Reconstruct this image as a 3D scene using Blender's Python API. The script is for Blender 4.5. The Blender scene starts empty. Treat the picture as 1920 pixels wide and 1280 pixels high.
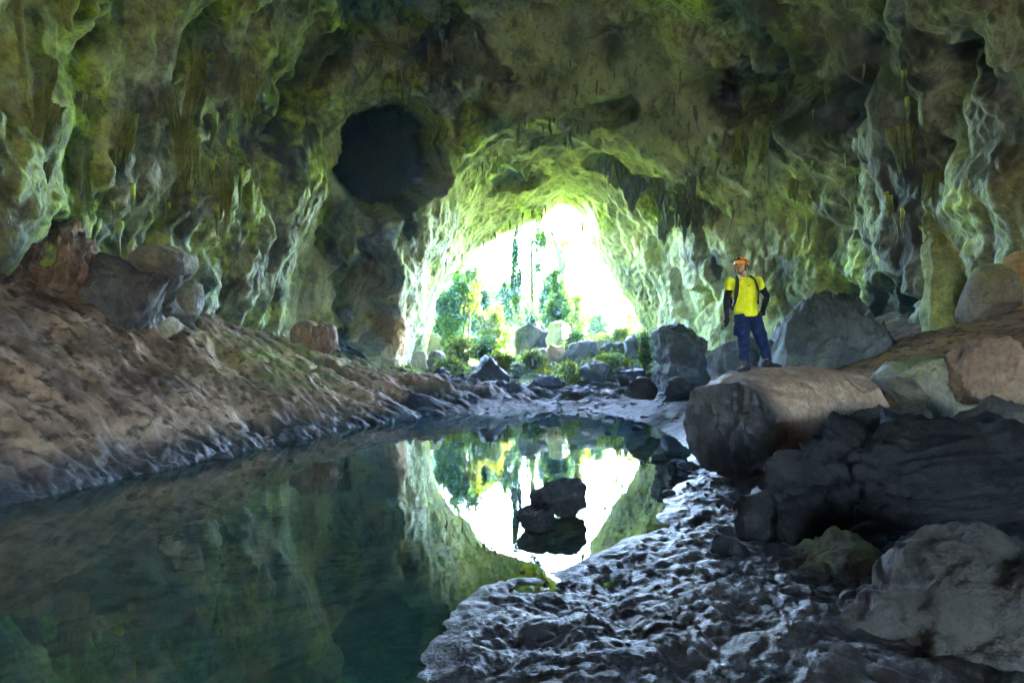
import bpy, bmesh, math, random
import numpy as np
from mathutils import Vector, Matrix, Euler
from mathutils.bvhtree import BVHTree

sc = bpy.context.scene
COL = sc.collection
R = math.radians
FPX = 1067.0            # focal length of the photograph in its own pixels (20 mm on full frame)
HZ = 685.0              # horizon row of the photograph
CAMZ = 1.8

# ---------------------------------------------------------------- camera, sky, sun, exposure
cam_d = bpy.data.cameras.new('camera')
cam_d.sensor_width = 36.0
cam_d.lens = 36.0 * FPX / 1920.0
cam_d.shift_y = (HZ - 640.0) / 1920.0
cam_d.clip_start = 0.05
cam_d.clip_end = 1000
cam = bpy.data.objects.new('camera', cam_d)
cam.location = (0, 0, CAMZ)
cam.rotation_euler = (R(90), 0, 0)
COL.objects.link(cam)
sc.camera = cam

SUN_EL, SUN_AZ = R(58), R(24)
world = bpy.data.worlds.new('World'); sc.world = world
world.use_nodes = True
wn = world.node_tree
for n in list(wn.nodes): wn.nodes.remove(n)
sky = wn.nodes.new('ShaderNodeTexSky'); sky.sky_type = 'NISHITA'; sky.sun_disc = False
sky.sun_elevation = SUN_EL; sky.sun_rotation = SUN_AZ; sky.ozone_density = 3.0
bg = wn.nodes.new('ShaderNodeBackground'); bg.inputs['Strength'].default_value = 0.15
wo = wn.nodes.new('ShaderNodeOutputWorld')
wn.links.new(sky.outputs[0], bg.inputs[0]); wn.links.new(bg.outputs[0], wo.inputs[0])

sun_d = bpy.data.lights.new('sun', 'SUN'); sun_d.energy = 4.0; sun_d.angle = R(0.5); sun_d.color = (1, .93, .82)
sun = bpy.data.objects.new('sun', sun_d); COL.objects.link(sun)
sv = Vector((math.sin(SUN_AZ) * math.cos(SUN_EL), math.cos(SUN_AZ) * math.cos(SUN_EL), math.sin(SUN_EL)))
sun.rotation_euler = sv.to_track_quat('Z', 'Y').to_euler()
sun.location = sv * 120

sc.view_settings.view_transform = 'Standard'
sc.view_settings.look = 'None'
sc.view_settings.gamma = 1.0
sc.view_settings.exposure = 7.6
sc.cycles.max_bounces = 8
sc.cycles.diffuse_bounces = 2
sc.cycles.glossy_bounces = 3
sc.cycles.transparent_max_bounces = 12
sc.cycles.volume_bounces = 1
sc.cycles.use_denoising = True
sc.cycles.use_adaptive_sampling = True
sc.cycles.adaptive_threshold = 0.025
sc.cycles.caustics_reflective = False
sc.cycles.caustics_refractive = False
sc.cycles.sample_clamp_indirect = 6.0

# ---------------------------------------------------------------- noise (numpy)
_rg = np.random.RandomState(7)
_perm = np.concatenate([_rg.permutation(256)] * 3).astype(np.int32)
_g = _rg.normal(size=(256, 3)); _g /= np.linalg.norm(_g, axis=1)[:, None]; _g = _g.astype(np.float32)

def perlin(P, f=1.0, off=0.0):
    """gradient noise, P (N,3); f scalar or 3-vector frequency; about -0.7..0.7"""
    p = np.asarray(P, np.float32) * np.asarray(f, np.float32) + np.float32(off * 17.31)
    i = np.floor(p).astype(np.int32); q = p - i
    i &= 255
    u = q * q * q * (q * (q * 6 - 15) + 10)
    out = 0.0
    for dx in (0, 1):
        a = _perm[(i[:, 0] + dx) & 255]
        wx = u[:, 0] if dx else 1 - u[:, 0]
        for dy in (0, 1):
            b = _perm[a + ((i[:, 1] + dy) & 255)]
            wy = u[:, 1] if dy else 1 - u[:, 1]
            for dz in (0, 1):
                c = _perm[b + ((i[:, 2] + dz) & 255)]
                g = _g[c]
                wz = u[:, 2] if dz else 1 - u[:, 2]
                d = g[:, 0] * (q[:, 0] - dx) + g[:, 1] * (q[:, 1] - dy) + g[:, 2] * (q[:, 2] - dz)
                out = out + d * (wx * wy * wz)
    return out

def fbm(P, f, o=4, gain=.5, off=0.0):
    s, a = 0.0, 1.0
    f = np.asarray(f, np.float32)
    for k in range(o):
        s = s + a * perlin(P, f, off + k * 3.7); a *= gain; f = f * 2.03
    return s

def billow(P, f, off=0.0):      # rounded bumps with sharp creases, 0..1
    return np.minimum(np.abs(perlin(P, f, off)) * 2.2, 1.0)

def ridge(P, f, off=0.0):
    return 1.0 - billow(P, f, off)

def sstep(a, b, x):
    t = np.clip((x - a) / (b - a), 0, 1); return t * t * (3 - 2 * t)

def at(px, py, Y):              # a pixel of the photograph at depth Y, in metres
    return Vector(((px - 960) * Y / FPX, Y, CAMZ + (HZ - py) * Y / FPX))

# ---------------------------------------------------------------- mesh helpers
def new_mesh(name, V, F, smooth=True):
    me = bpy.data.meshes.new(name)
    V = np.asarray(V, np.float32)
    if isinstance(F, np.ndarray):
        n, k = F.shape
        me.vertices.add(len(V)); me.vertices.foreach_set('co', V.ravel())
        me.loops.add(n * k); me.loops.foreach_set('vertex_index', F.astype(np.int32).ravel())
        me.polygons.add(n)
        me.polygons.foreach_set('loop_start', np.arange(0, n * k, k, dtype=np.int32))
        me.update(calc_edges=True)
    else:
        me.from_pydata([tuple(v) for v in V], [], F); me.update()
    if smooth:
        me.polygons.foreach_set('use_smooth', np.ones(len(me.polygons), bool))
    me.validate()
    return me

def obj(name, me, mat=None, parent=None):
    o = bpy.data.objects.new(name, me); COL.objects.link(o)
    if mat is not None and me is not None and not me.materials: me.materials.append(mat)
    if parent is not None: o.parent = parent
    return o

def tag(o, label=None, cat=None, group=None, kind=None):
    if label: o['label'] = label
    if cat: o['category'] = cat
    if group: o['group'] = group
    if kind: o['kind'] = kind
    return o

def empty(name, loc=(0, 0, 0), rz=0.0):
    o = bpy.data.objects.new(name, None); COL.objects.link(o)
    o.location = loc; o.rotation_euler = (0, 0, rz); o.empty_display_size = .2
    return o

def grid_faces(nr, nc, wrap=False):
    a = np.arange(nr * nc, dtype=np.int32).reshape(nr, nc)
    if wrap: a = np.concatenate([a, a[:, :1]], 1)
    return np.stack([a[:-1, :-1], a[:-1, 1:], a[1:, 1:], a[1:, :-1]], -1).reshape(-1, 4)

def grid_normals(P):
    du = np.gradient(P, axis=0); dv = np.gradient(P, axis=1)
    n = np.cross(du, dv); n /= np.linalg.norm(n, axis=-1, keepdims=True) + 1e-9
    return n

def vattr(me, name, vals):
    a = me.attributes.new(name, 'FLOAT', 'POINT'); a.data.foreach_set('value', np.asarray(vals, np.float32).ravel())

# ---------------------------------------------------------------- materials
class NT:
    """small node-tree writer"""
    def __init__(s, name):
        s.m = bpy.data.materials.new(name); s.m.use_nodes = True
        s.t = s.m.node_tree; s.b = s.t.nodes['Principled BSDF']; s.o = s.t.nodes['Material Output']
        s.tc = s.t.nodes.new('ShaderNodeTexCoord')
    def link(s, a, b): s.t.links.new(a, b)
    def coord(s, scale=(1, 1, 1), src='Object', rot=(0, 0, 0)):
        m = s.t.nodes.new('ShaderNodeMapping'); m.inputs['Scale'].default_value = scale; m.inputs['Rotation'].default_value = rot
        s.link(s.tc.outputs[src], m.inputs[0]); return m.outputs[0]
    def noise(s, scale, detail=4, rough=.55, vec=None, dist=0.0):
        n = s.t.nodes.new('ShaderNodeTexNoise'); n.inputs['Scale'].default_value = scale
        n.inputs['Detail'].default_value = detail; n.inputs['Roughness'].default_value = rough; n.inputs['Distortion'].default_value = dist
        s.link(vec if vec is not None else s.tc.outputs['Object'], n.inputs['Vector']); return n.outputs[0]
    def voro(s, scale, vec=None, feature='F1', smooth=None):
        n = s.t.nodes.new('ShaderNodeTexVoronoi'); n.feature = feature; n.inputs['Scale'].default_value = scale
        s.link(vec if vec is not None else s.tc.outputs['Object'], n.inputs['Vector']); return n.outputs['Distance']
    def ramp(s, f, stops):
        r = s.t.nodes.new('ShaderNodeValToRGB'); e = r.color_ramp.elements
        while len(e) < len(stops): e.new(.5)
        for k, (p, c) in enumerate(stops):
            e[k].position = p; e[k].color = (*c, 1) if not isinstance(c, (int, float)) else (c, c, c, 1)
        s.link(f, r.inputs[0]); return r.outputs[0]
    def mix(s, f, a, b, mode='MIX'):
        m = s.t.nodes.new('ShaderNodeMix'); m.data_type = 'RGBA'; m.blend_type = mode
        for v, i in ((f, 0), (a, 6), (b, 7)):
            if hasattr(v, 'is_linked'): s.link(v, m.inputs[i])
            elif isinstance(v, (int, float)): m.inputs[i].default_value = v if i == 0 else (v, v, v, 1)
            else: m.inputs[i].default_value = (*v, 1)
        return m.outputs[2]
    def math(s, op, a, b=0.0, clamp=False):
        m = s.t.nodes.new('ShaderNodeMath'); m.operation = op; m.use_clamp = clamp
        for v, i in ((a, 0), (b, 1)):
            if hasattr(v, 'is_linked'): s.link(v, m.inputs[i])
            else: m.inputs[i].default_value = v
        return m.outputs[0]
    def attr(s, name):
        a = s.t.nodes.new('ShaderNodeAttribute'); a.attribute_name = name; return a.outputs['Fac']
    def bump(s, h, strength=.5, dist=.05, prev=None):
        b = s.t.nodes.new('ShaderNodeBump'); b.inputs['Strength'].default_value = strength; b.inputs['Distance'].default_value = dist
        s.link(h, b.inputs['Height'])
        if prev is not None: s.link(prev, b.inputs['Normal'])
        return b.outputs[0]
    def set(s, color=None, rough=None, normal=None, spec=None, metal=None):
        for v, k in ((color, 'Base Color'), (rough, 'Roughness'), (normal, 'Normal'), (spec, 'Specular IOR Level'), (metal, 'Metallic')):
            if v is None: continue
            if hasattr(v, 'is_linked'): s.link(v, s.b.inputs[k])
            elif isinstance(v, (int, float)): s.b.inputs[k].default_value = v
            else: s.b.inputs[k].default_value = (*v, 1)
        return s.m

def mat_cave():
    s = NT('cave_limestone')
    v = s.coord((1, 1, .38))
    n1 = s.noise(.35, 5, .6, v)
    col = s.ramp(n1, [(.28, (.12, .14, .13)), (.41, (.36, .41, .26)), (.54, (.45, .62, .075)), (.72, (.68, .81, .19))])
    hue = s.ramp(s.noise(.11, 3, .55), [(.38, .75), (.50, 0.0)])
    col = s.mix(hue, col, s.ramp(n1, [(.30, (.10, .12, .13)), (.48, (.33, .36, .34)), (.70, (.58, .60, .52))]))
    n2 = s.noise(.9, 6, .62, s.coord((1, 1, .55)), .6)
    col = s.mix(s.ramp(n2, [(.52, 0.0), (.62, .8)]), col, (.06, .075, .065))
    n3 = s.noise(3.2, 6, .65)
    col = s.mix(s.ramp(n3, [(.38, .75), (.6, 0.0)]), col, (.10, .115, .085))
    col = s.mix(s.ramp(s.noise(.15, 4, .58, None, .6), [(.54, 0.0), (.60, .85)]), col, (.035, .048, .05))
    dark = s.attr('stain_shade')
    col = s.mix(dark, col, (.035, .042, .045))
    br = s.noise(.22, 3, .5)
    col = s.mix(s.ramp(br, [(.60, 0.0), (.70, .4)]), col, (.20, .13, .075))
    col = s.mix(s.math('MULTIPLY', s.attr('pale'), s.ramp(n2, [(.42, .9), (.66, .25)])), col, (.47, .53, .27))
    warm = s.attr('iron')
    col = s.mix(warm, col, (.55, .24, .07))
    pit = s.ramp(s.noise(3.6, 5, .6, s.coord((1, 1, .75)), .8), [(.36, 0.0), (.46, 1.0)])      # solution pits, dark inside
    col = s.mix(s.ramp(pit, [(0.0, .5), (1.0, 0.0)]), col, (.05, .06, .058))
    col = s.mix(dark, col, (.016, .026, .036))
    nb = s.bump(s.noise(1.6, 6, .6, s.coord((1, 1, .8))), .8, .16)
    nb = s.bump(s.math('MULTIPLY', s.voro(3.1, s.coord((1, 1, .8))), -1.0), .40, .10, nb)
    nb = s.bump(pit, .22, .03, nb)
    nb = s.bump(s.noise(12, 5, .66), .55, .03, nb)
    return s.set(col, s.ramp(n3, [(.3, .55), (.7, .9)]), nb, .35)

def mat_ground():
    s = NT('cave_mud')
    wet = s.attr('wet'); moss = s.attr('moss'); rub = s.attr('rubble')
    v = s.coord((1, .45, 1), rot=(0, 0, R(-38)))
    n1 = s.noise(.8, 6, .62, v)
    mud = s.ramp(n1, [(.3, (.09, .056, .032)), (.48, (.235, .152, .095)), (.66, (.40, .285, .185))])
    n2 = s.noise(3.5, 6, .6)
    mud = s.mix(s.ramp(n2, [(.50, 0.0), (.62, .85)]), mud, (.05, .036, .022))
    mud = s.mix(s.ramp(s.noise(.55, 5, .65), [(.50, 0.0), (.60, .7)]), mud, (.055, .042, .028))
    rock = s.ramp(s.noise(1.3, 6, .65), [(.3, (.014, .016, .02)), (.6, (.036, .04, .045)), (.75, (.09, .09, .085))])
    col = s.mix(rub, mud, rock)
    wcol = s.ramp(n2, [(.3, (.008, .009, .011)), (.7, (.026, .025, .025))])
    col = s.mix(wet, col, wcol)
    mm = s.math('MULTIPLY', moss, s.ramp(s.noise(2.6, 6, .7), [(.42, 0.0), (.6, 1.0)]))
    col = s.mix(mm, col, (.16, .24, .045))
    col = s.mix(s.attr('turf'), col, (.10, .15, .03))
    nb = s.bump(s.noise(5, 7, .68), .75, .06)
    nb = s.bump(s.noise(26, 5, .7), .6, .018, nb)
    rough = s.mix(s.math('MULTIPLY', rub, .8), s.mix(s.attr('gloss'), s.ramp(n2, [(.3, .75), (.7, .92)]), s.ramp(s.noise(9, 4, .6), [(.3, .30), (.7, .75)])), .85)
    return s.set(col, rough, nb, s.ramp(s.attr('gloss'), [(0.0, .05), (1.0, .24)]))

def mat_rock(name, c0, c1, c2, rough=(.6, .9), scale=1.0, moss=None, end_shade=False, bump=.8, spec=.4):
    s = NT(name)
    n1 = s.noise(1.1 * scale, 7, .65)
    col = s.ramp(n1, [(.3, c0), (.5, c1), (.72, c2)])
    n2 = s.noise(5 * scale, 6, .65)
    n4 = s.noise(2.4 * scale, 7, .72, s.coord((1, 1, .4)), 1.2)
    col = s.mix(s.ramp(n4, [(.50, 0.0), (.64, .6)]), col, tuple(x * .5 for x in c0))
    col = s.mix(s.ramp(s.noise(14 * scale, 4, .7), [(.40, .55), (.58, 0.0)]), col, tuple(x * .45 for x in c1))
    if end_shade:
        col = s.mix(s.attr('end_shade'), col, s.ramp(n4, [(.35, (.018, .020, .024)), (.6, (.05, .05, .052)), (.72, (.13, .12, .10))]))  # shade on the broken end, painted into its colour
    if moss:
        g = s.t.nodes.new('ShaderNodeNewGeometry'); sx = s.t.nodes.new('ShaderNodeSeparateXYZ'); s.link(g.outputs['Normal'], sx.inputs[0])
        up = s.ramp(sx.outputs[2], [(.15, 0.0), (.75, 1.0)])
        mm = s.math('MULTIPLY', up, s.ramp(s.noise(2.3 * scale, 6, .7), [(.40, 0.0), (.58, moss)]))
        col = s.mix(mm, col, (.15, .22, .05))
    nb = s.bump(s.noise(3.2 * scale, 8, .7), bump, .09)
    nb = s.bump(s.math('MULTIPLY', s.voro(7 * scale), -1.0), .3, .03, nb)
    nb = s.bump(s.noise(24 * scale, 6, .7), .6, .02, nb)
    return s.set(col, s.ramp(n2, [(.3, rough[0]), (.7, rough[1])]), nb, spec)

def mat_water():
    s = NT('pool_water')
    v = s.coord((1, .55, 1))
    h = s.noise(2.2, 3, .5, v)
    h2 = s.noise(9.0, 2, .5, v)
    pt = s.ramp(s.noise(.35, 2, .5), [(.42, .15), (.62, 1.0)])
    h = s.math('MULTIPLY', h, pt); h2 = s.math('MULTIPLY', h2, pt)
    nb = s.bump(h, .09, .05); nb = s.bump(h2, .04, .02, nb)
    fr = s.t.nodes.new('ShaderNodeFresnel'); fr.inputs['IOR'].default_value = 1.75; s.link(nb, fr.inputs['Normal'])
    gl = s.t.nodes.new('ShaderNodeBsdfGlossy'); gl.inputs['Roughness'].default_value = .012; s.link(nb, gl.inputs['Normal'])
    tr = s.t.nodes.new('ShaderNodeBsdfTransparent'); tr.inputs[0].default_value = (.55, .50, .27, 1)
    df = s.t.nodes.new('ShaderNodeBsdfDiffuse'); df.inputs[0].default_value = (.03, .10, .07, 1)
    m0 = s.t.nodes.new('ShaderNodeMixShader'); m0.inputs[0].default_value = .36
    s.link(tr.outputs[0], m0.inputs[1]); s.link(df.outputs[0], m0.inputs[2])
    m1 = s.t.nodes.new('ShaderNodeMixShader'); s.link(fr.outputs[0], m1.inputs[0])
    s.link(m0.outputs[0], m1.inputs[1]); s.link(gl.outputs[0], m1.inputs[2])
    s.link(m1.outputs[0], s.o.inputs[0]); s.t.nodes.remove(s.b)
    return s.m

def mat_leaf(name, c0, c1, trans=.55):
    s = NT(name)
    n = s.noise(1.7, 3, .6)
    oi = s.t.nodes.new('ShaderNodeAttribute'); oi.attribute_name = 'tint'
    col = s.mix(s.ramp(n, [(.35, 0.0), (.65, 1.0)]), c0, c1)
    col = s.mix(s.math('MULTIPLY', oi.outputs['Fac'], .7), col, tuple(min(x * 2.0, .5) for x in c1))
    d = s.t.nodes.new('ShaderNodeBsdfDiffuse'); t = s.t.nodes.new('ShaderNodeBsdfTranslucent')
    s.link(col, d.inputs[0]); s.link(col, t.inputs[0])
    m = s.t.nodes.new('ShaderNodeMixShader'); m.inputs[0].default_value = trans
    s.link(d.outputs[0], m.inputs[1]); s.link(t.outputs[0], m.inputs[2]); s.link(m.outputs[0], s.o.inputs[0])
    s.t.nodes.remove(s.b); return s.m

def mat_plain(name, c, rough=.7, bump=0.0, scale=60.0, spec=.4, var=.0):
    s = NT(name)
    n = s.noise(scale, 4, .6)
    n = s.mix(.5, n, s.noise(scale * .14, 5, .65))
    col = s.ramp(n, [(.38, tuple(x * (1 - var * 1.6) for x in c)), (.7, tuple(min(1, x * (1 + var)) for x in c))])
    nb = s.bump(n, bump, .01) if bump else None
    return s.set(col, rough, nb, spec)

M = {}
M['cave'] = mat_cave(); M['ground'] = mat_ground(); M['water'] = mat_water()
M['brown_rock'] = mat_rock('brown_boulder', (.12, .075, .05), (.25, .165, .115), (.36, .26, .18))
M['broken_rock'] = mat_rock('broken_boulder', (.15, .095, .065), (.29, .195, .135), (.42, .32, .23), end_shade=True)
M['grey_rock'] = mat_rock('grey_boulder', (.04, .043, .045), (.09, .092, .09), (.18, .175, .155))
M['dark_rock'] = mat_rock('dark_wet_boulder', (.012, .013, .015), (.026, .027, .03), (.06, .058, .054), (.5, .8), spec=.22)
M['black_rock'] = mat_rock('black_boulder', (.006, .007, .008), (.014, .0145, .016), (.036, .034, .030), (.6, .85), spec=.15)
M['mossy_rock'] = mat_rock('mossy_boulder', (.09, .085, .07), (.19, .18, .14), (.30, .28, .22), moss=.8)
M['pale_rock'] = mat_rock('pale_flowstone', (.22, .22, .17), (.37, .37, .28), (.5, .5, .38))
M['slate_rock'] = mat_rock('slate_flowstone', (.035, .048, .065), (.07, .092, .115), (.15, .18, .19))
M['gold_rock'] = mat_rock('lamp_glow_boulder', (.35, .22, .08), (.52, .36, .14), (.6, .46, .22))

# ---------------------------------------------------------------- cave floor: one sheet, heights through surveyed points
POOL = np.array([(-6.5, 7.25), (-6.2, 8.7), (-5.86, 11), (-5.1, 13.7), (-3.9, 18.0), (-2.2, 21.0), (-.43, 22.9), (2.0, 23.4), (3.7, 21.3),
                 (4.2, 16.7), (3.95, 13.2), (3.05, 9.85), (2.3, 8.17), (1.7, 6.74), (.99, 5.57), (.47, 4.99), (-.18, 4.70), (-.42, 4.13),
                 (-.52, 3.6), (-.6, 3.1), (-1.0, 1.8), (-2.2, .4), (-5, -.6), (-7.2, 1.2), (-7.2, 4.5)])

def pool_dist(x, y):
    P = np.stack([x, y], -1); d = np.full(len(x), 1e9); ins = np.zeros(len(x), bool)
    n = len(POOL)
    for i in range(n):
        a = POOL[i]; b = POOL[(i + 1) % n]; ab = b - a
        t = np.clip(((P - a) @ ab) / (ab @ ab), 0, 1)
        d = np.minimum(d, np.hypot(*(P - a - t[:, None] * ab).T))
        c = ((a[1] > y) != (b[1] > y)) & (x < (b[0] - a[0]) * (y - a[1]) / (b[1] - a[1] + 1e-12) + a[0])
        ins ^= c
    return np.where(ins, -d, d)

CTRL = [
    # left bank crest and foot of the left wall
    (-11.2, 3, 3.9), (-9.2, 2.5, 2.0), (-11.2, 8, 3.8), (-11, 12, 3.65), (-9, 10.5, 2.25), (-7.6, 9.5, .95), (-10.9, 16, 3.8), (-8.8, 14, 2.3), (-10.8, 20, 3.55),
    (-8.6, 18, 2.45), (-6.2, 16.5, .95), (-9.6, 25, 2.85), (-7.2, 22, 1.75), (-4.6, 22, .85), (-5.9, 28, 1.65), (-3.2, 24.4, 1.25), (-1.3, 24.6, .80), (-.2, 24.4, .45), (-14, 8, 5.0), (-14, 18, 5.0), (-13, 26, 4.5), (-8.5, 31, 2.4),
    # far shore and rubble rising to the mouth
    (0, 24.6, .38), (3, 25, .42), (6, 23.5, .6), (-2, 29, .8), (1, 30, .75), (4, 30, .85), (8, 29, 1.3), (11, 28, 2.2), (-4.5, 33, 1.3), (0, 34, 1.3), (4, 34.5, 1.9), (8, 34, 2.7), (10, 32, 2.9),
    (-5.6, 38, 1.6), (-2, 39, 1.9), (2, 39, 2.4), (6, 38.5, 3.3), (9, 38, 3.9), (-8, 46, 2.6), (0, 47, 2.6), (8, 46, 4.2), (14, 45, 5), (-16, 45, 4),
    (-18, 60, 5), (0, 62, 4.5), (18, 60, 5.5), (-30, 90, 10), (0, 95, 9), (30, 90, 10),
    # right side: shore, slope up to the right wall
    (5.2, 20, .35), (6.5, 17, .75), (4.8, 13, .35), (6.6, 13, 1.35), (9, 14, 2.2), (12.5, 16, 3.1), (10.8, 12, 2.9), (8.5, 11, 1.95), (4.4, 9.6, .3), (3.3, 7.4, .22), (6.4, 8.8, .9),
    (9, 8, 2.1), (12.5, 8, 3.2), (13, 20, 3.2), (10, 22, 2.1), (8, 20, 1.3), (12.5, 25, 2.9), (2.6, 5.4, .2), (1.5, 4.2, .14), (.8, 3.2, .12), (3.6, 4.0, .38), (5.2, 5.2, .7), (2.2, 2.6, .2), (4.5, 2.5, .6), (8, 4, 1.6),
    (.3, 1.6, .15), (1.2, .4, .22), (0, -1, .2), (3, -2, .5), (8, -4, 1.2), (-3, -3.5, .6), (-9, -3, 2.2), (0, -9, .9), (-8, -9, 1.5), (8, -9, 1.5), (0, -16, 1.5), (13, 0, 3.2), (-13, -1, 4),
    # pool bed
    (-3.5, 3, -.5), (-4, 7, -.8), (-2.5, 12, -.9), (0, 14, -.8), (0, 19, -.5), (1, 9, -.5), (-3, 16, -.6), (-.5, 6.5, -.45), (2.4, 17, -.4), (-5, 1.2, -.4),
]
_c = np.array(CTRL, float)
_pz = np.stack([POOL[:, 0], POOL[:, 1], np.zeros(len(POOL))], -1)
_c = np.concatenate([_c, _pz])
def _tps(d2): return d2 * np.log(d2 + 1e-9) * .5
_A = _tps(((_c[:, None, :2] - _c[None, :, :2]) ** 2).sum(-1)) + np.eye(len(_c)) * .15
_Q = np.concatenate([np.ones((len(_c), 1)), _c[:, :2]], 1)
_S = np.block([[_A, _Q], [_Q.T, np.zeros((3, 3))]])
_W = np.linalg.solve(_S, np.concatenate([_c[:, 2], np.zeros(3)]))

def base_height(x, y):
    out = np.zeros(len(x))
    for k in range(0, len(x), 60000):
        X = x[k:k + 60000]; Y = y[k:k + 60000]
        d2 = (X[:, None] - _c[None, :, 0]) ** 2 + (Y[:, None] - _c[None, :, 1]) ** 2
        out[k:k + 60000] = _tps(d2) @ _W[:-3] + _W[-3] + X * _W[-2] + Y * _W[-1]
    return out

def ground_fields(x, y):
    """height, wetness, moss, rubble at world x, y"""
    x = np.asarray(x, float); y = np.asarray(y, float)
    z = base_height(x, y); d = pool_dist(x, y)
    P = np.stack([x, y, np.zeros_like(x)], -1)
    far = np.hypot(x, y)
    land = sstep(-.3, .5, d)
    left = sstep(-3.0, -5.0, x + .22 * (y - 12) * (y > 12) * -1) * (y < 29)
    left = sstep(0, .6, left) * sstep(-1, .5, d)
    right = sstep(-1.5, -.2, x - (y > 12) * .15 * (y - 12)) * (1 - sstep(22, 25, y))
    rub = np.maximum(sstep(22.5, 25.5, y + .35 * x * (x < 0)), sstep(5, 8, x) * .55 * sstep(14, 18, y))
    # left bank: gullies running down to the water, terraces and scour hollows
    PW = P + .22 * np.stack([perlin(P, 1.9, 61), perlin(P, 1.9, 62), P[:, 2]], -1) + .07 * np.stack([perlin(P, 6.1, 63), perlin(P, 6.1, 64), P[:, 2]], -1)
    a = R(16); ca, sa = math.cos(a), math.sin(a)
    G = np.stack([x * ca - y * sa, (x * sa + y * ca), P[:, 2]], -1)
    GW = G + .5 * np.stack([P[:, 2], perlin(P, .6, 65), P[:, 2]], -1) + .12 * np.stack([P[:, 2], perlin(P, 2.6, 66), P[:, 2]], -1)
    gully = fbm(GW, (.30, 1.25, 1), 4, .55, 1)
    h = left * (.26 * gully + (.02 + .16 * sstep(-.05, .35, perlin(P, .38, 2.2))) * (billow(GW, (.40, 1.5, 1), 2) - .4) + .06 * (billow(GW, (1.3, 4.2, 1), 2.5) - .4) + .42 * np.minimum(fbm(P, .62, 4, .55, 3), .12) + .06 * fbm(P, 3.0, 3, .6, 4) + .055 * (billow(G, (2.4, 5.5, 1), 4.2) - .4) + .045 * (billow(PW, 5.5, 4.6) - .4) + .03 * fbm(PW, 11, 3, .65, 4.8))
    h -= left * .55 * sstep(.22, .42, perlin(P, (.42, .36, 1), 9.3))
    # right shore: trampled lumpy mud
    h += right * land * (.15 * fbm(P, .8, 4, .55, 5) + .03 * (billow(PW, 1.5, 6) - .35) + .035 * fbm(PW, 3.2, 5, .66, 6.5) + .03 * (ridge(PW, 4.6, 7) - .6) * sstep(-.2, .3, perlin(P, .9, 7.7)) + .026 * (billow(PW, 8.5, 8) - .4) * (1 + 1.5 * perlin(P, 1.3, 8.2)) + .014 * fbm(PW, 20, 3, .65, 8.5))
    # rubble beyond the pool
    st = .55 * (billow(P, .42, 10) - .35) + .32 * (billow(P, 1.05, 11) - .35) + .14 * (billow(P, 2.6, 12) - .35) + .05 * fbm(P, 6, 3, .6, 13)
    h += rub * st * sstep(22.4, 25, y + .2 * np.abs(x - 2)) * (1 - .35 * sstep(40, 60, y))
    h += (1 - rub) * .04 * fbm(P, 1.6, 4, .55, 14) * np.clip(land + .3, 0, 1)
    z = z + h
    z = np.where(d < -.05, np.minimum(z, -.06 + .0 * z), z)
    nz = fbm(P, 1.1, 3, .5, 15)
    wet = np.clip(sstep(.75, .12, z + .35 * nz) * (y < 27), 0, 1)
    wet = np.maximum(wet, right * sstep(6.5, 3.5, x - .25 * (y - 4)) * sstep(1.1, .5, z) * .95)
    wet = np.maximum(wet, sstep(15, 20, y) * sstep(30, 26, y) * sstep(1.0, .6, z) * (x > -4))
    wet = wet * sstep(-.30, -.06, z)            # the bed of the pool is brown silt
    moss = left * (np.exp(-(((x + 7.6) / 1.5) ** 2 + ((y - 19) / 3.2) ** 2)) + .9 * np.exp(-(((x + 8.6) / 1.1) ** 2 + ((y - 25) / 3.2) ** 2)) + .9 * np.exp(-(((x + 5.8) / 1.6) ** 2 + ((y - 26) / 2.0) ** 2)))
    moss = np.maximum(moss, sstep(28, 33, y) * .75)
    return z, wet, moss, rub

ang = np.concatenate([np.linspace(-180, -56, 34, endpoint=False), np.linspace(-56, 56, 660), np.linspace(56, 180, 34)[1:-1]])
rad = np.concatenate([np.geomspace(.25, 1.6, 14, endpoint=False), np.geomspace(1.6, 48, 560), np.geomspace(48, 260, 34)[1:]])
AA, RR = np.meshgrid(np.radians(ang), rad)
gx = (RR * np.sin(AA)).ravel(); gy = (RR * np.cos(AA)).ravel()
gz, gwet, gmoss, grub = ground_fields(gx, gy)
far_fade = np.hypot(gx, gy) > 110
gz = np.where(far_fade, np.minimum(gz, 14), gz)
GV = np.stack([gx, gy, gz], -1)
me = new_mesh('cave_floor', GV, grid_faces(len(rad), len(ang), True)[:, ::-1].copy())
vattr(me, 'wet', gwet); vattr(me, 'gloss', gwet * (1 - .85 * sstep(10, 19, gy))); vattr(me, 'moss', gmoss); vattr(me, 'rubble', grub); vattr(me, 'turf', sstep(36.5, 41, gy))
floor = tag(obj('ground', me, M['ground']), kind='structure')

def ground_z(x, y):
    return float(ground_fields(np.array([x]), np.array([y]))[0][0])

# the pool: a single water sheet a little wider than the shore
bm = bmesh.new()
c = POOL.mean(0)
vs = [bm.verts.new((c[0] + (p[0] - c[0]) * 1.12 + (0.3 if p[0] > 0 else 0), c[1] + (p[1] - c[1]) * 1.07, 0)) for p in POOL]
fce = bm.faces.new(vs); bmesh.ops.triangulate(bm, faces=[fce]); bmesh.ops.recalc_face_normals(bm, faces=bm.faces)
me = bpy.data.meshes.new('pool_water'); bm.to_mesh(me); bm.free()
if me.polygons[0].normal.z < 0: me.flip_normals()
pool = tag(obj('water', me, M['water']), kind='structure')

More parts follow.
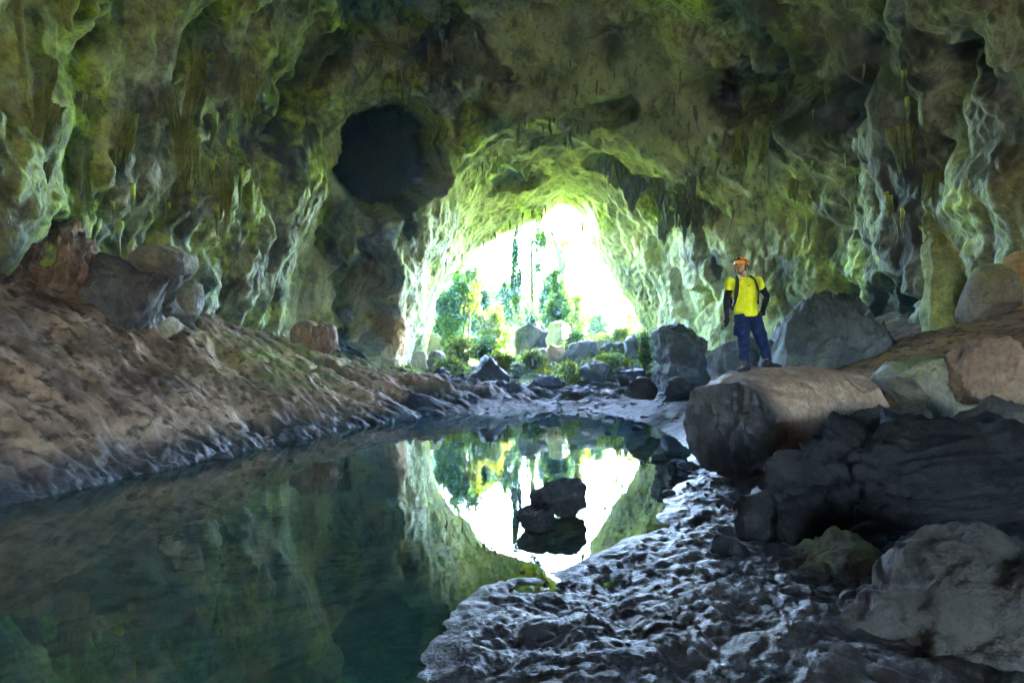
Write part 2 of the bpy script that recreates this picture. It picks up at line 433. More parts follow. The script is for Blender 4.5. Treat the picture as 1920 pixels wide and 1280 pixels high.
# ---------------------------------------------------------------- cave shell: cross-sections surveyed along the passage
XC, ZC = 1.2, 2.0
PHI = np.radians(np.linspace(222, -42, 720))
def sect_px(Y, pts): return [((px - 960) * Y / FPX, CAMZ + (HZ - py) * Y / FPX) for px, py in pts]
def sect_arch(wl, wr, top, e=.85, apex=0.0):
    out = []
    for t in np.radians(np.linspace(215, -35, 60)):
        c, s = math.cos(t), math.sin(t)
        x = XC + (abs(c) ** e) * (wr if c > 0 else -wl) + apex * max(s, 0)
        z = ZC + (abs(s) ** e) * (top - ZC if s > 0 else -5)
        out.append((x, z))
    return out
STA = [
    (-17.0, sect_arch(3, 3, 5)),
    (-13.5, sect_arch(9, 9, 13)),
    (-7.0, sect_arch(12.6, 12, 16.5)),
    (4.0, sect_arch(13.2, 12.6, 17)),
    (12.0, sect_arch(12.6, 12.2, 17)),
    (18.0, sect_arch(12.4, 12.2, 16.6)),
    (24.0, sect_px(24, [(430, 900), (455, 760), (480, 640), (505, 520), (540, 380), (575, 260), (600, 160), (660, 70), (780, 0), (960, -30), (1160, -20), (1320, 60), (1440, 190), (1520, 330), (1570, 480), (1590, 620), (1600, 760), (1600, 900)])),
    (26.6, sect_px(26.6, [(520, 880), (545, 760), (565, 650), (590, 520), (610, 420), (640, 310), (690, 200), (770, 140), (870, 100), (980, 90), (1110, 110), (1230, 170), (1330, 270), (1410, 380), (1460, 500), (1480, 620), (1480, 760), (1480, 880)])),
    (28.6, sect_px(28.6, [(640, 860), (660, 760), (670, 680), (690, 580), (720, 500), (760, 410), (800, 335), (850, 290), (920, 250), (1000, 232), (1090, 235), (1180, 270), (1260, 330), (1330, 410), (1380, 510), (1400, 620), (1400, 760), (1400, 860)])),
    (30.2, sect_px(30.2, [(715, 850), (728, 760), (738, 690), (752, 610), (775, 530), (800, 450), (822, 380), (855, 335), (905, 298), (980, 275), (1060, 268), (1140, 288), (1215, 340), (1275, 410), (1315, 500), (1335, 600), (1340, 700), (1340, 850)])),
    (33.0, sect_px(33.0, [(745, 850), (755, 760), (765, 690), (775, 615), (795, 545), (822, 475), (850, 420), (885, 378), (935, 345), (1000, 318), (1062, 308), (1125, 335), (1180, 400), (1225, 470), (1258, 540), (1275, 620), (1280, 700), (1285, 850)])),
    (38.0, sect_px(38.0, [(770, 850), (785, 760), (798, 690), (813, 613), (817, 562), (853, 513), (873, 498), (897, 468), (923, 452), (973, 427), (1017, 410), (1033, 393), (1055, 383), (1083, 397), (1097, 412), (1107, 457), (1133, 497), (1160, 537), (1187, 580), (1205, 615), (1225, 680), (1250, 850)])),
]
def polar_r(pts):
    a = np.array([math.atan2(z - ZC, x - XC) for x, z in pts]); r = np.array([math.hypot(x - XC, z - ZC) for x, z in pts])
    a = np.where(a < R(-90), a + 2 * math.pi, a)
    o = np.argsort(a); return np.interp(PHI[::-1], a[o], r[o])[::-1]
SY = np.array([s[0] for s in STA]); SR = np.array([polar_r(s[1]) for s in STA])
def shell_r(ys):
    out = np.empty((len(ys), len(PHI)))
    for j in range(len(PHI)): out[:, j] = np.interp(ys, SY, SR[:, j])
    return out
yd = np.linspace(-17, 38, 2200); rd = shell_r(yd)
dr = np.abs(np.gradient(rd[:, 150:-150], yd, axis=0)).mean(1)
wgt = np.sqrt(1 + dr ** 2) / np.maximum(np.hypot(yd, 9), 9)
wgt *= np.where(yd < 5, .12, 1.0) * np.where((yd > 14), 1.0, .6)
cw = np.concatenate([[0], np.cumsum((wgt[1:] + wgt[:-1]) * .5 * np.diff(yd))])
NY = 640
ys = np.interp(np.linspace(0, cw[-1], NY), cw, yd)
rr = shell_r(ys)
k = np.array([1, 4, 6, 4, 1.]) / 16
for _ in range(4):
    p = np.pad(rr, ((2, 2), (0, 0)), mode='edge'); rr = sum(k[i] * p[i:i + NY] for i in range(5))
    p = np.pad(rr, ((0, 0), (2, 2)), mode='edge'); rr = sum(k[i] * p[:, i:i + rr.shape[1]] for i in range(5))
S = np.stack([XC + rr * np.cos(PHI), np.repeat(ys[:, None], len(PHI), 1), ZC + rr * np.sin(PHI)], -1)
N = grid_normals(S)
inward = np.stack([XC - S[..., 0], np.zeros_like(rr), ZC + 4 - S[..., 2]], -1)
N *= np.sign((N * inward).sum(-1, keepdims=True) + 1e-6)
P = S.reshape(-1, 3); Nf = N.reshape(-1, 3)
yy = P[:, 1]
mouth = sstep(38.2, 32, yy)                       # broad relief fades towards the surveyed mouth outline
wallness = 1 - sstep(.25, .8, np.abs(Nf[:, 2]))
D = mouth * (1.0 * fbm(P, (.14, .14, .16), 2, .5, 20) + .95 * (billow(P, (.21, .21, .17), 21) - .35))
D += (.35 + .65 * mouth) * (.55 * (billow(P, (.52, .52, .30), 22) - .35) + .28 * (billow(P, (.95, .95, .65), 23) - .35))
vault = sstep(23, 27.5, yy)                       # the vault round the arch is smoother
D *= 1 - .45 * vault
D += (.30 * (1 - vault) + .05) * wallness * mouth * (billow(P, (.75, .75, .16), 24) - .4)
D += (1 - .4 * vault) * (.15 * (billow(P, (1.7, 1.7, 1.4), 25) - .35) + .085 * (billow(P, (3.8, 3.8, 3.2), 26) - .35)) + .03 * fbm(P, 7, 2, .55, 27)
# pockets dissolved out of the roof
pk = sstep(.24, .42, perlin(P, (.40, .40, .34), 28) + .25 * perlin(P, 1.3, 28.5)) * mouth
D -= 1.0 * pk * (1 - .5 * vault)
Q = P + Nf * D[:, None]
# drooping bulges and spikes: dripstone hangs straight down
dn = np.clip(.25 - Nf[:, 2], 0, 1)
clus = sstep(-.05, .30, perlin(P, (.22, .22, .22), 50))
droop = wallness * (.9 * billow(P, (.55, .55, .22), 51) ** 1.5 + .35 * billow(P, (1.6, 1.6, .5), 52))
spike = sstep(.12, .55, perlin(P, (1.9, 1.9, .25), 53)) ** 1.5 * clus * .75 + sstep(.15, .5, perlin(P, (4.2, 4.2, .6), 54)) * .22 * clus
Q[:, 2] -= (.2 + .8 * mouth) * ((.30 - .2 * vault) * droop + spike * (.15 + dn) * (1 - .35 * vault))
# the alcoves seen in the photograph: (px, py, rx, ry, depth), cut back away from the hall
PXp = 960 + P[:, 0] / np.maximum(P[:, 1], 3) * FPX; PYp = HZ - (P[:, 2] - CAMZ) / np.maximum(P[:, 1], 3) * FPX
stain_shade = np.zeros(len(P))
PP = np.stack([PXp, PYp, PXp * 0], -1)
for (ax, ay, rx, ry, dep, y0, rot, soft, wb) in [(740, 296, 102, 118, 9.1, 21, .15, .06, .25), (800, 85, 190, 70, 2.6, 19, .35, .5, 1.1), (1425, 180, 120, 50, 2.0, 17, -.1, .6, 1.2), (1110, 225, 100, 30, 1.5, 20, -.25, .6, 1.2),
                                       (690, 560, 58, 120, 3.6, 24, .12, .4, .7), (1660, 570, 150, 60, 1.3, 13, 0, .6, .9), (455, 255, 70, 60, 1.0, 14, 0, .6, 1.1), (1180, 340, 80, 26, 1.4, 26, .5, .5, 1.0), (960, 345, 60, 26, 1.0, 26, -.3, .6, 1.0)]:
    c_, s_ = math.cos(rot), math.sin(rot)
    wob = 1 + wb * fbm(PP, .012, 4, .6, ax * .01)
    qx = ((PXp - ax) * c_ + (PYp - ay) * s_) / rx / wob; qy = (-(PXp - ax) * s_ + (PYp - ay) * c_) / ry / wob
    rho = np.hypot(qx, qy)
    m_ = sstep(1.03, 1.03 - soft, rho) * (P[:, 1] > y0)
    dirv = P - np.array([0, 0, CAMZ]); dirv /= np.linalg.norm(dirv, axis=1)[:, None]
    dirv = dirv * .75 - Nf * .45
    if dep > 9: dirv = np.array([[-.33, .88, .36]]) + dirv * 0
    if dep > 9: m_ = m_ * (P[:, 1] < 30.5); Q = Q * (1 - m_[:, None]) + (P + (Q - P) * .25) * m_[:, None]
    Q += dirv * (m_ * (7.5 if dep > 9 else dep) * (1 - .25 * np.clip(rho, 0, 1) ** 2))[:, None]
    stain_shade = np.maximum(stain_shade, sstep(1.0, .9, rho) * (P[:, 1] > y0) * (1.0 if dep > 9 else .10))  # shade inside the hole painted dark, fainter in the alcoves
S = Q.reshape(S.shape)
# the cliff outside the mouth
rim = S[-1]; rows = []
upf = np.clip(np.sin(PHI), 0, 1)          # overhang added out of view to shade the plants outside
for k_, (g, dy, ov) in enumerate([(.5, .5, 0), (1.6, 1.0, .3), (4, 1.6, 1), (6.5, 2.2, 3), (8, 2.8, 6), (9, 3.2, 8.5), (10.5, 3.6, 10), (16, 4, 11)]):
    rowp = rim.copy(); v2 = rim - np.array([XC, 0, ZC]); v2[:, 1] = 0; v2 /= np.linalg.norm(v2, axis=1)[:, None]
    rowp = rowp + v2 * g; rowp[:, 1] += dy + ov * upf + .8 * perlin(rowp, .3, 30); rows.append(rowp)
S2 = np.concatenate([S, np.array(rows)], 0)
nr, nc = S2.shape[:2]
F = grid_faces(nr, nc)
# added roof hole, out of view, letting fill light onto the man and bank
fc = S2.reshape(-1, 3)[F].mean(1)
SKX, SKY, SRX, SRY = -3.4, 9.0, 1.05, 1.05
wob = 1 + .3 * perlin(fc, .35, 33)
hole = (((fc[:, 0] - SKX) / SRX) ** 2 + ((fc[:, 1] - SKY) / SRY) ** 2 < wob) & (fc[:, 2] > 9)
F = F[~hole]
me = new_mesh('cave_wall', S2.reshape(-1, 3), F)
pf = me.polygons[len(me.polygons) // 2]
if (Vector((XC, pf.center.y, 5)) - pf.center).dot(pf.normal) < 0: me.flip_normals()   # faces look into the cave
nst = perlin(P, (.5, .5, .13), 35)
stain_shade = np.maximum(stain_shade, .45 * sstep(.12, .4, nst) * wallness)
stain_shade = np.maximum(stain_shade, sstep(9.5, 5.0, yy + 2 * perlin(P, .4, 39)))      # unseen near hall, darkened to cut bounced fill light
iron = .8 * np.exp(-(((P[:, 0] + 6.1) / .7) ** 2 + ((P[:, 1] - 30.5) / 1.2) ** 2 + ((P[:, 2] - 3.4) / 1.6) ** 2)) + .7 * np.exp(-(((P[:, 0] - 4.4) / .8) ** 2 + ((P[:, 1] - 31) / 1.5) ** 2 + ((P[:, 2] - 12) / .6) ** 2))
pad = len(S2.reshape(-1, 3)) - len(P)
vattr(me, 'stain_shade', np.concatenate([stain_shade, np.zeros(pad)])); vattr(me, 'iron', np.concatenate([iron, np.zeros(pad)])); vattr(me, 'pale', np.concatenate([vault * sstep(.05, -.15, perlin(P, .3, 37) - .12) * (stain_shade < .3), np.zeros(pad)]))
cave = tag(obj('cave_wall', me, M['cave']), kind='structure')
SV = S2.reshape(-1, 3)
cave_bvh = BVHTree.FromPolygons([tuple(v) for v in SV], [tuple(f) for f in F.tolist()])

# added shaft above the roof hole, narrowing its fill light to the floor
t = np.linspace(0, 1, 14); a = np.linspace(0, 2 * np.pi, 40, endpoint=False); T_, A_ = np.meshgrid(t, a, indexing='ij')
V = np.stack([SKX + 2.75 * np.cos(A_), SKY + 2.75 * np.sin(A_), 14.6 + 7 * T_], -1).reshape(-1, 3)
V += (V - np.array([SKX, SKY, 0])) * np.array([1, 1, 0]) * (.25 * fbm(V, .6, 3, .5, 70))[:, None]
tag(obj('added_light_shaft', new_mesh('added_light_shaft', V, grid_faces(14, 40, True)), M['cave']), kind='structure')

# ---------------------------------------------------------------- rocks
M['rim_rock'] = mat_rock('rim_boulder', (.026, .022, .018), (.062, .053, .041), (.17, .145, .11), bump=1.0)
M['crust_rock'] = mat_rock('crusted_boulder', (.018, .017, .015), (.045, .041, .034), (.15, .13, .10), bump=1.0)
def ico(sub):
    bm = bmesh.new(); bmesh.ops.create_icosphere(bm, subdivisions=sub, radius=1)
    V = np.array([v.co[:] for v in bm.verts], np.float32); F = np.array([[v.index for v in f.verts] for f in bm.faces], np.int32)
    bm.free(); return V, F
_ICO = {k: ico(k) for k in (3, 4, 5, 6)}

def rock_mesh(name, seed, size, sub=5, planes=9, box=.75, rough=.10, cuts=(), stretch=(1, 1, 1), fine=1.0, dmin=.5, smooth=True):
    """boulder: a squared-off ball, planed by random fractures, then weathered; size = full extents in metres"""
    V, F = _ICO[sub]; V = V.copy()
    V = np.sign(V) * np.abs(V) ** box
    V /= np.abs(V).max(0)
    rs = np.random.RandomState(seed)
    for _ in range(planes):
        n = rs.normal(size=3); n /= np.linalg.norm(n); d = rs.uniform(dmin, .85)
        e = np.maximum(V @ n - d, 0); V -= np.outer(e * .92, n)
    V = V * (np.array(size) / 2)
    for n, d in cuts:
        n = np.array(n, float); n /= np.linalg.norm(n); e = np.maximum(V @ n - d, 0); V -= np.outer(e * .97, n)
    s = float(min(size)); q = V + seed * 3.17
    nn = V / (np.linalg.norm(V, axis=1)[:, None] + 1e-6)
    f = 1.0 / s
    st = np.array(stretch)
    D = rough * s * (1.3 * fbm(q, f * 1.1 * st, 3, .5, 1) + 1.0 * (billow(q, f * 2.4 * st, 2) - .35) + fine * (.5 * (billow(q, f * 5.5 * st, 3) - .35) + .30 * (billow(q, f * 12 * st, 4) - .35) + (.2 * (billow(q, f * 25 * st, 5) - .35) if sub >= 6 else 0)))
    return new_mesh(name, V + nn * D[:, None], F, smooth)

def rock(name, px, Y, size, mat, label, cat='boulder', seed=1, dz=0.0, rz=0.0, group=None, z=None, tilt=(0, 0), **kw):
    """px = (x, y) of the rock's middle in the photograph, at depth Y; size in metres"""
    c = at(px[0], px[1], Y)
    if z is not None: c.z = z
    o = obj(name, rock_mesh(name, seed, size, **kw), M[mat])
    o.location = (c.x, c.y, c.z + dz); o.rotation_euler = (tilt[0], tilt[1], rz)
    tag(o, label, cat, group); return o

def rock_box(name, x0, y0, x1, y1, Y, deep, mat, label, **kw):
    """a rock that fills the pixel box x0..x1, y0..y1 at depth Y, 'deep' metres thick; grown a little into the ground"""
    w = (x1 - x0) * Y / FPX; h = (y1 - y0) * Y / FPX
    return rock(name, ((x0 + x1) / 2, (y0 + y1) / 2), Y, (w, deep, h), mat, label, **kw)

# the boulder the man stands on: a long rounded block with a broken end
STAND_Y = 8.6
def log_boulder(L=3.05, r=.80):
    na, nt, ncap = 150, 170, 36
    a = np.linspace(0, 2 * np.pi, na, endpoint=False); rows, fr = [], []
    for k in range(ncap):                                   # the broken face, from its middle out to the rim
        q = (k + .01) / ncap; rows.append((0.0, q)); fr.append(1.0)
    for k in range(nt):
        t = k / (nt - 1); rows.append((t, 1.0)); fr.append(0.0)
    V = []
    for t, q in rows:
        end = math.sqrt(max(1 - max((t - .72) / .28, 0) ** 2.2, 0.0)); rad_ = r * q * end * (1 + .06 * math.sin(t * 5)) * (1 - .06 * max(.12 - t, 0) / .12)
        y_ = np.sign(np.cos(a)) * np.abs(np.cos(a)) ** .85 * rad_ * 1.12; z_ = np.sign(np.sin(a)) * np.abs(np.sin(a)) ** .8 * rad_ * .93
        V.append(np.stack([np.full(na, t * L), y_, z_ + .10 * t], -1))
    V = np.array(V); F_ = np.repeat(np.array(fr)[:, None], na, 1)
    P_ = V.reshape(-1, 3); N_ = P_ * np.array([0, 1, 1]); N_ /= np.linalg.norm(N_, axis=1)[:, None] + 1e-6
    Ff = F_.ravel()
    body_ = .17 * fbm(P_, .8, 4, .5, 3) + .06 * (billow(P_, (1.1, 1.8, 1.8), 4) - .35) + .02 * (billow(P_, (3, 4.5, 4.5), 5) - .35) + .008 * fbm(P_, 12, 3, .6, 6)
    P2 = P_ + N_ * body_[:, None]
    rho = np.hypot(P_[:, 1], P_[:, 2]) / r
    rough_ = .16 * fbm(P_, (1, 1.5, .9), 3, .55, 8) + .12 * (billow(P_, (1, 3.4, 1.4), 9) - .4) + .06 * (billow(P_, (1, 8, 4), 10) - .4) + .03 * fbm(P_, 16, 2, .6, 11)
    P2[:, 0] += Ff * (rough_ - .05) + (1 - Ff) * .12 * fbm(P_ * np.array([0, 1, 1]), 1.6, 4, .6, 12) * np.exp(-P_[:, 0] * 4)
    me = new_mesh('boulder', P2, grid_faces(len(rows), na, True)); vattr(me, 'end_shade', Ff * .97 + (1 - Ff) * np.clip(1 - P_[:, 0] / .10 + .8 * perlin(P_, 4, 1), 0, 1) * .6)
    return me
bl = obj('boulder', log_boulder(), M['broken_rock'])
bl.location = (3.17, 8.27, .90); bl.rotation_euler = (0, R(-2), math.atan2(.46, .89))
tag(bl, 'long brown rounded boulder with a broken end shaded dark, under the standing man', 'boulder')
# dark fractured rocks of the right foreground
rock_box('rock_outcrop', 1385, 800, 2060, 1190, 5.7, 2.4, 'black_rock', 'big dark jagged rock mass filling the right edge below the boulder', seed=22, cat='rock', sub=6, planes=5, box=.55, rough=.13, dmin=.72, stretch=(1.5, 1.5, .55), fine=1.3)
rock_box('rock', 1570, 775, 1800, 960, 6.9, 1.4, 'crust_rock', 'grey craggy rock with a pale rim between the dark mass and the boulder', seed=23, cat='rock', sub=6, planes=12, box=.8, rough=.13, dmin=.42)
rock_box('rock', 1560, 1040, 2240, 1800, 3.3, 1.5, 'rim_rock', 'weathered rock with a pale rim in the bottom right corner', seed=28, cat='rock', sub=6, planes=4, box=.80, rough=.10, dmin=.74)
rock_box('rock', 1296, 1008, 1420, 1170, 4.9, .5, 'black_rock', 'black upright pointed rock standing on the wet shore', seed=33, cat='rock', sub=5, planes=9, box=.95, rough=.05)
rock_box('boulder', 1655, 668, 1850, 790, 8.9, 1.5, 'mossy_rock', 'rounded mossy boulder to the right of the brown boulder', seed=35, sub=6, planes=6, box=.75, rough=.085)
rock_box('boulder', 1800, 628, 1925, 760, 8.2, 1.3, 'brown_rock', 'smooth brown boulder at the right edge above the mossy one', seed=37, sub=6, planes=5, box=.72, rough=.065)
rock_box('rock', 1740, 738, 1990, 880, 7.0, 1.3, 'crust_rock', 'flat topped dark grey rock below the smooth brown boulder at the right edge', seed=39, cat='rock', sub=6, planes=12, box=.62, rough=.11, dmin=.45)
rock_box('rock', 1470, 1000, 1640, 1140, 4.6, .8, 'mossy_rock', 'low mossy rock at the foot of the dark mass', seed=41, cat='rock', sub=6, planes=6, box=.8, rough=.12, dmin=.6)
# the pair of rocks in the pool
rock_box('pool_rock', 988, 892, 1102, 968, 6.9, .6, 'black_rock', 'larger black rock standing in the pool in front of the reflected sky', seed=44, cat='rock', sub=5, planes=9, box=.85, rough=.11, dmin=.55)
rock_box('pool_rock', 975, 940, 1042, 1000, 6.25, .38, 'black_rock', 'smaller jagged black rock in the pool, in front of the larger one', seed=46, cat='rock', sub=5, planes=8, box=.9, rough=.14, dmin=.55)
# blue boulders beyond the man
def mound_mesh(name, seed, rx, ry, h, nr_=70, na=130):
    t = np.linspace(0, 1, nr_); a = np.linspace(0, 2 * np.pi, na, endpoint=False); T_, A_ = np.meshgrid(t, a, indexing='ij')
    C_ = np.stack([np.cos(A_).ravel() * 2, np.sin(A_).ravel() * 2, T_.ravel() * 2.2], -1)
    r_ = (T_.ravel() ** .8) * (1 + .22 * fbm(C_, .6, 3, .5, seed))
    z_ = h * (1 - T_.ravel() ** 1.7) + h * .16 * (billow(C_, (1.2, 1.2, 2.2), seed + 1) - .35) * (.25 + T_.ravel()) + h * .07 * (billow(C_, (3, 3, 6), seed + 2) - .35)
    V = np.stack([r_ * rx * np.cos(A_).ravel(), r_ * ry * np.sin(A_).ravel(), z_], -1)
    return new_mesh(name, V, grid_faces(nr_, na, True))
md = obj('flowstone_mound', mound_mesh('flowstone_mound', 51, 2.05, 2.4, 2.7), M['slate_rock']); q = at(1552, 560, 15.2); md.location = (q.x, q.y, q.z - 2.62)
tag(md, 'blue grey rippled mound of flowstone behind the man on the right', 'flowstone')
rock_box('boulder', 1205, 604, 1345, 745, 21, 2.6, 'slate_rock', 'large smooth blue grey boulder left of the man, under the right wall', seed=53, sub=6, planes=8, box=.85, rough=.075, stretch=(1, 1, 1.5))
rock_box('boulder', 1345, 615, 1470, 740, 17.5, 2.2, 'slate_rock', 'rippled grey boulder behind the legs of the man', seed=55, sub=5, planes=6, box=.9, rough=.06)
rock_box('rock', 1162, 706, 1232, 756, 19.5, 1.0, 'dark_rock', 'dark squat rock on the far shore left of the blue boulder', seed=57, cat='rock', sub=4, planes=9, box=.85, rough=.07)
rock_box('rock', 1236, 712, 1312, 762, 16.5, .9, 'dark_rock', 'spiky dark rock on the far shore in front of the blue boulder', seed=59, cat='rock', sub=4, planes=7, box=1.0, rough=.16)
rock_box('rock', 1325, 690, 1400, 770, 13.5, 1.0, 'dark_rock', 'dark rock in shade behind the left end of the brown boulder', seed=60, cat='rock', sub=4, planes=7, box=.9, rough=.08)
# rubble at the mouth
far = [(872, 662, 962, 735, 30, 2.2, 'dark_rock', 'dark humped boulder on the far shore in front of the bushes', 61),
       (800, 656, 838, 712, 33, 1.6, 'grey_rock', 'dark triangular block leaning at the left foot of the mouth', 62),
       (955, 596, 1040, 680, 43, 3.4, 'grey_rock', 'tall mossy boulder outside the mouth, left of its neighbour', 63),
       (1018, 604, 1078, 665, 41.5, 2.6, 'pale_rock', 'blue grey boulder outside the mouth below the leaning tree', 64),
       (985, 648, 1030, 690, 36.5, 1.3, 'gold_rock', 'ochre sunlit rock at the mouth, left of the pair', 65),
       (1020, 640, 1062, 684, 37, 1.3, 'gold_rock', 'ochre sunlit rock at the mouth, right of the pair', 66),
       (1060, 640, 1130, 690, 36, 2.0, 'grey_rock', 'low grey slab right of the ochre rocks', 67),
       (1125, 636, 1172, 680, 35.5, 1.8, 'grey_rock', 'grey rock on the rubble below the right foot of the mouth', 68),
       (1165, 628, 1214, 684, 34, 1.8, 'grey_rock', 'grey boulder against the right foot of the mouth', 69),
       (1085, 676, 1150, 712, 30, 1.5, 'grey_rock', 'flat grey slab in the rubble behind the far shore', 70),
       (1150, 684, 1206, 716, 27, 1.3, 'dark_rock', 'dark slab in the rubble behind the squat rock', 71),
       (1000, 702, 1062, 728, 28.5, 1.4, 'dark_rock', 'low dark rock in the middle of the far shore', 72),
       (770, 655, 803, 700, 34, 1.2, 'pale_rock', 'pale boulder at the foot of the left leg of the arch', 73),
       (788, 618, 828, 664, 40, 1.5, 'pale_rock', 'pale heaped rock just outside the left side of the mouth', 74)]
for x0, y0, x1, y1, Y, dp, mt, lb, sd in far:
    rock_box('boulder', x0, y0, x1, y1 + 8, Y, dp, mt, lb, seed=sd, sub=4, planes=8, box=.85, rough=.09)
# single stones along the right-hand shore and the left one
stones = [(1233, 861, 34, 'small flat stone in the water near the right shore, furthest out'), (1272, 868, 30, 'small dark stone on the right shore beside the double stone'),
          (1292, 880, 52, 'double dark stone on the right shore below the brown boulder'), (1195, 803, 24, 'little dark stone near the far right shore of the pool'),
          (1252, 928, 30, 'small dark stone at the edge of the right shore, nearest of the row'), (1140, 812, 12, 'tiny stone breaking the water near the far shore'),
          (760, 787, 46, 'dark wet stone at the water edge of the left bank'), (1262, 905, 22, 'small stone at the right shore above the nearest of the row'),
          (418, 858, 36, 'dark wet lump at the water edge of the left bank, nearest')]
for k, (px, py, w, lb) in enumerate(stones):
    Y = CAMZ * FPX / (py - HZ); wm = w * Y / FPX
    rock('stone', (px, py), Y, (wm, wm * .8, wm * .55), 'dark_rock', lb, cat='stone', seed=80 + k, z=.02, sub=3, planes=6, box=.9, rough=.08)

# loose rubble: many blocks, copies of a few shapes, each an object
rs = random.Random(5)
shapes = [rock_mesh('rubble_block', 100 + k, (1, .9, .62), sub=3, planes=15, box=.8, rough=.07, dmin=.34, smooth=False) for k in range(6)]
for k, me in enumerate(shapes): me.materials.append(M['grey_rock' if k % 2 else 'dark_rock'])
spots = []
for k in range(900):
    x = rs.uniform(-4.5, 10); y = rs.uniform(23.6, 37)
    if y > 24.5 + .25 * abs(x - 3) and rs.random() < .42: spots.append((x, y, rs.uniform(.22, .75) * (1.0 if rs.random() < .8 else 1.5)))
for k in range(120):
    x = rs.uniform(5.2, 11); y = rs.uniform(15, 24); spots.append((x, y, rs.uniform(.2, .6)))
spots = spots[:150] + spots[-36:]
zs = ground_fields(np.array([p[0] for p in spots]), np.array([p[1] for p in spots]))[0]
for k, (x, y, s) in enumerate(spots):
    if zs[k] < .02: continue
    o = obj('rubble_stone', shapes[k % 6]); o.location = (x, y, zs[k] + s * .1)
    o.scale = (s * rs.uniform(.8, 1.5), s, s * rs.uniform(.7, 1.2)); o.rotation_euler = (rs.uniform(-.3, .3), rs.uniform(-.3, .3), rs.uniform(0, 6.28))
    if y < 24.4 or x > 7.5 and y < 24: tag(o, 'loose stone on the right slope between the blue boulder and the right wall', 'stone', 'loose stones on the right slope')
    elif x < -.5: tag(o, 'loose broken stone of the rubble left of the dark humped boulder', 'stone', 'loose stones of the left rubble')
    elif x < 4: tag(o, 'loose broken stone of the rubble in the middle of the far shore', 'stone', 'loose stones of the middle rubble')
    else: tag(o, 'loose broken stone of the rubble heap on the right of the mouth', 'stone', 'loose stones of the right rubble')
M['clod'] = mat_rock('mud_clod', (.08, .052, .03), (.18, .12, .07), (.3, .21, .13))
clods = [rock_mesh('clod', 120 + k, (1, .9, .62), sub=3, planes=10, box=.85, rough=.13, dmin=.4) for k in range(3)]
for me in clods: me.materials.append(M['clod'])
# small stones lying in the trampled mud of the near shore
for k in range(150):
    x = rs.uniform(-.2, 5.2); y = rs.uniform(3.2, 9.5)
    if pool_dist(np.array([x]), np.array([y]))[0] < .15: continue
    s = rs.uniform(.03, .11); o = obj('pebble', shapes[(2 * k) % 6]); o.location = (x, y, ground_z(x, y) + s * .12)
    o.scale = (s * rs.uniform(.8, 1.4), s, s * .8); o.rotation_euler = (rs.uniform(-.3, .3), rs.uniform(-.3, .3), rs.uniform(0, 6.28))
    tag(o, 'small dark stone stuck in the wet mud of the near shore', 'stone', 'small stones in the near shore mud')

# stones strewn over the mud flat at the far end of the pool
for k in range(90):
    x = rs.uniform(-1.5, 7); y = rs.uniform(17, 25.5)
    if not .1 < pool_dist(np.array([x]), np.array([y]))[0] < 3: continue
    s = rs.uniform(.12, .42); o = obj('flat_stone', shapes[(2 * k) % 6]); o.location = (x, y, ground_z(x, y) + s * .08)
    o.scale = (s * rs.uniform(.9, 1.8), s, s * .6); o.rotation_euler = (rs.uniform(-.2, .2), rs.uniform(-.2, .2), rs.uniform(0, 6.28))
    tag(o, 'dark stone lying on the mud flat at the far end of the pool', 'stone', 'stones on the far mud flat')
# clods and small stones lying on the left bank
for k in range(60):
    x = rs.uniform(-10.5, -5.2); y = rs.uniform(8.5, 24)
    if pool_dist(np.array([x]), np.array([y]))[0] < .1: continue
    s = rs.uniform(.07, .26) * (1 if rs.random() < .8 else 1.5); o = obj('clod', clods[k % 3]); o.location = (x, y, ground_z(x, y) + s * .08)
    o.scale = (s * rs.uniform(.9, 1.6), s, s * .7); o.rotation_euler = (rs.uniform(-.3, .3), rs.uniform(-.3, .3), rs.uniform(0, 6.28))
    tag(o, 'small brown clod of dried mud lying on the left bank', 'clod', 'clods on the left mud bank')

# rock masses along the foot of the left wall
rock_box('rock_ledge', 95, 462, 385, 700, 15.8, 3.2, 'grey_rock', 'dark blocky rock ledge at the foot of the left wall', seed=131, cat='rock', sub=6, planes=14, box=.7, rough=.12, dmin=.6, stretch=(1, 1, .6))
rock_box('rock', 262, 456, 358, 520, 14.9, 1.8, 'mossy_rock', 'pale rounded knob jutting from the top of the left ledge', seed=133, cat='rock', sub=5, planes=3, box=.9, rough=.07)
rock_box('rock', 300, 592, 340, 636, 14.2, .6, 'pale_rock', 'small pale stone at the foot of the left ledge on the mud', seed=134, cat='rock', sub=4, planes=5, box=.9, rough=.1)
rock_box('rock', 330, 520, 378, 600, 14.8, .8, 'mossy_rock', 'mossy shoulder of rock at the right end of the left ledge', seed=135, cat='rock', sub=5, planes=4, box=.9, rough=.08)
rock_box('flowstone', 62, 420, 165, 570, 14.2, 1.6, 'brown_rock', 'tan flowstone bulge on the left wall above the mud bank', seed=136, cat='flowstone', sub=6, planes=0, box=.8, rough=.17, stretch=(1.8, 1.8, .4))
rock_box('flowstone', -70, 385, 80, 570, 13.2, 1.8, 'brown_rock', 'orange brown flowstone at the left edge above the mud bank', seed=137, cat='flowstone', sub=6, planes=1, box=.85, rough=.17, stretch=(1.6, 1.6, .45))
rock_box('flowstone', 545, 600, 600, 662, 25, 1.0, 'brown_rock', 'pinkish flowstone nodule below the left buttress', seed=138, cat='flowstone', sub=5, planes=0, box=.9, rough=.1, stretch=(1.5, 1.5, .5))
rock_box('flowstone', 590, 606, 634, 660, 24.6, 1.0, 'brown_rock', 'brown rounded nodule right of the pinkish one below the buttress', seed=139, cat='flowstone', sub=5, planes=0, box=.9, rough=.13, stretch=(1.3, 1.3, .6))
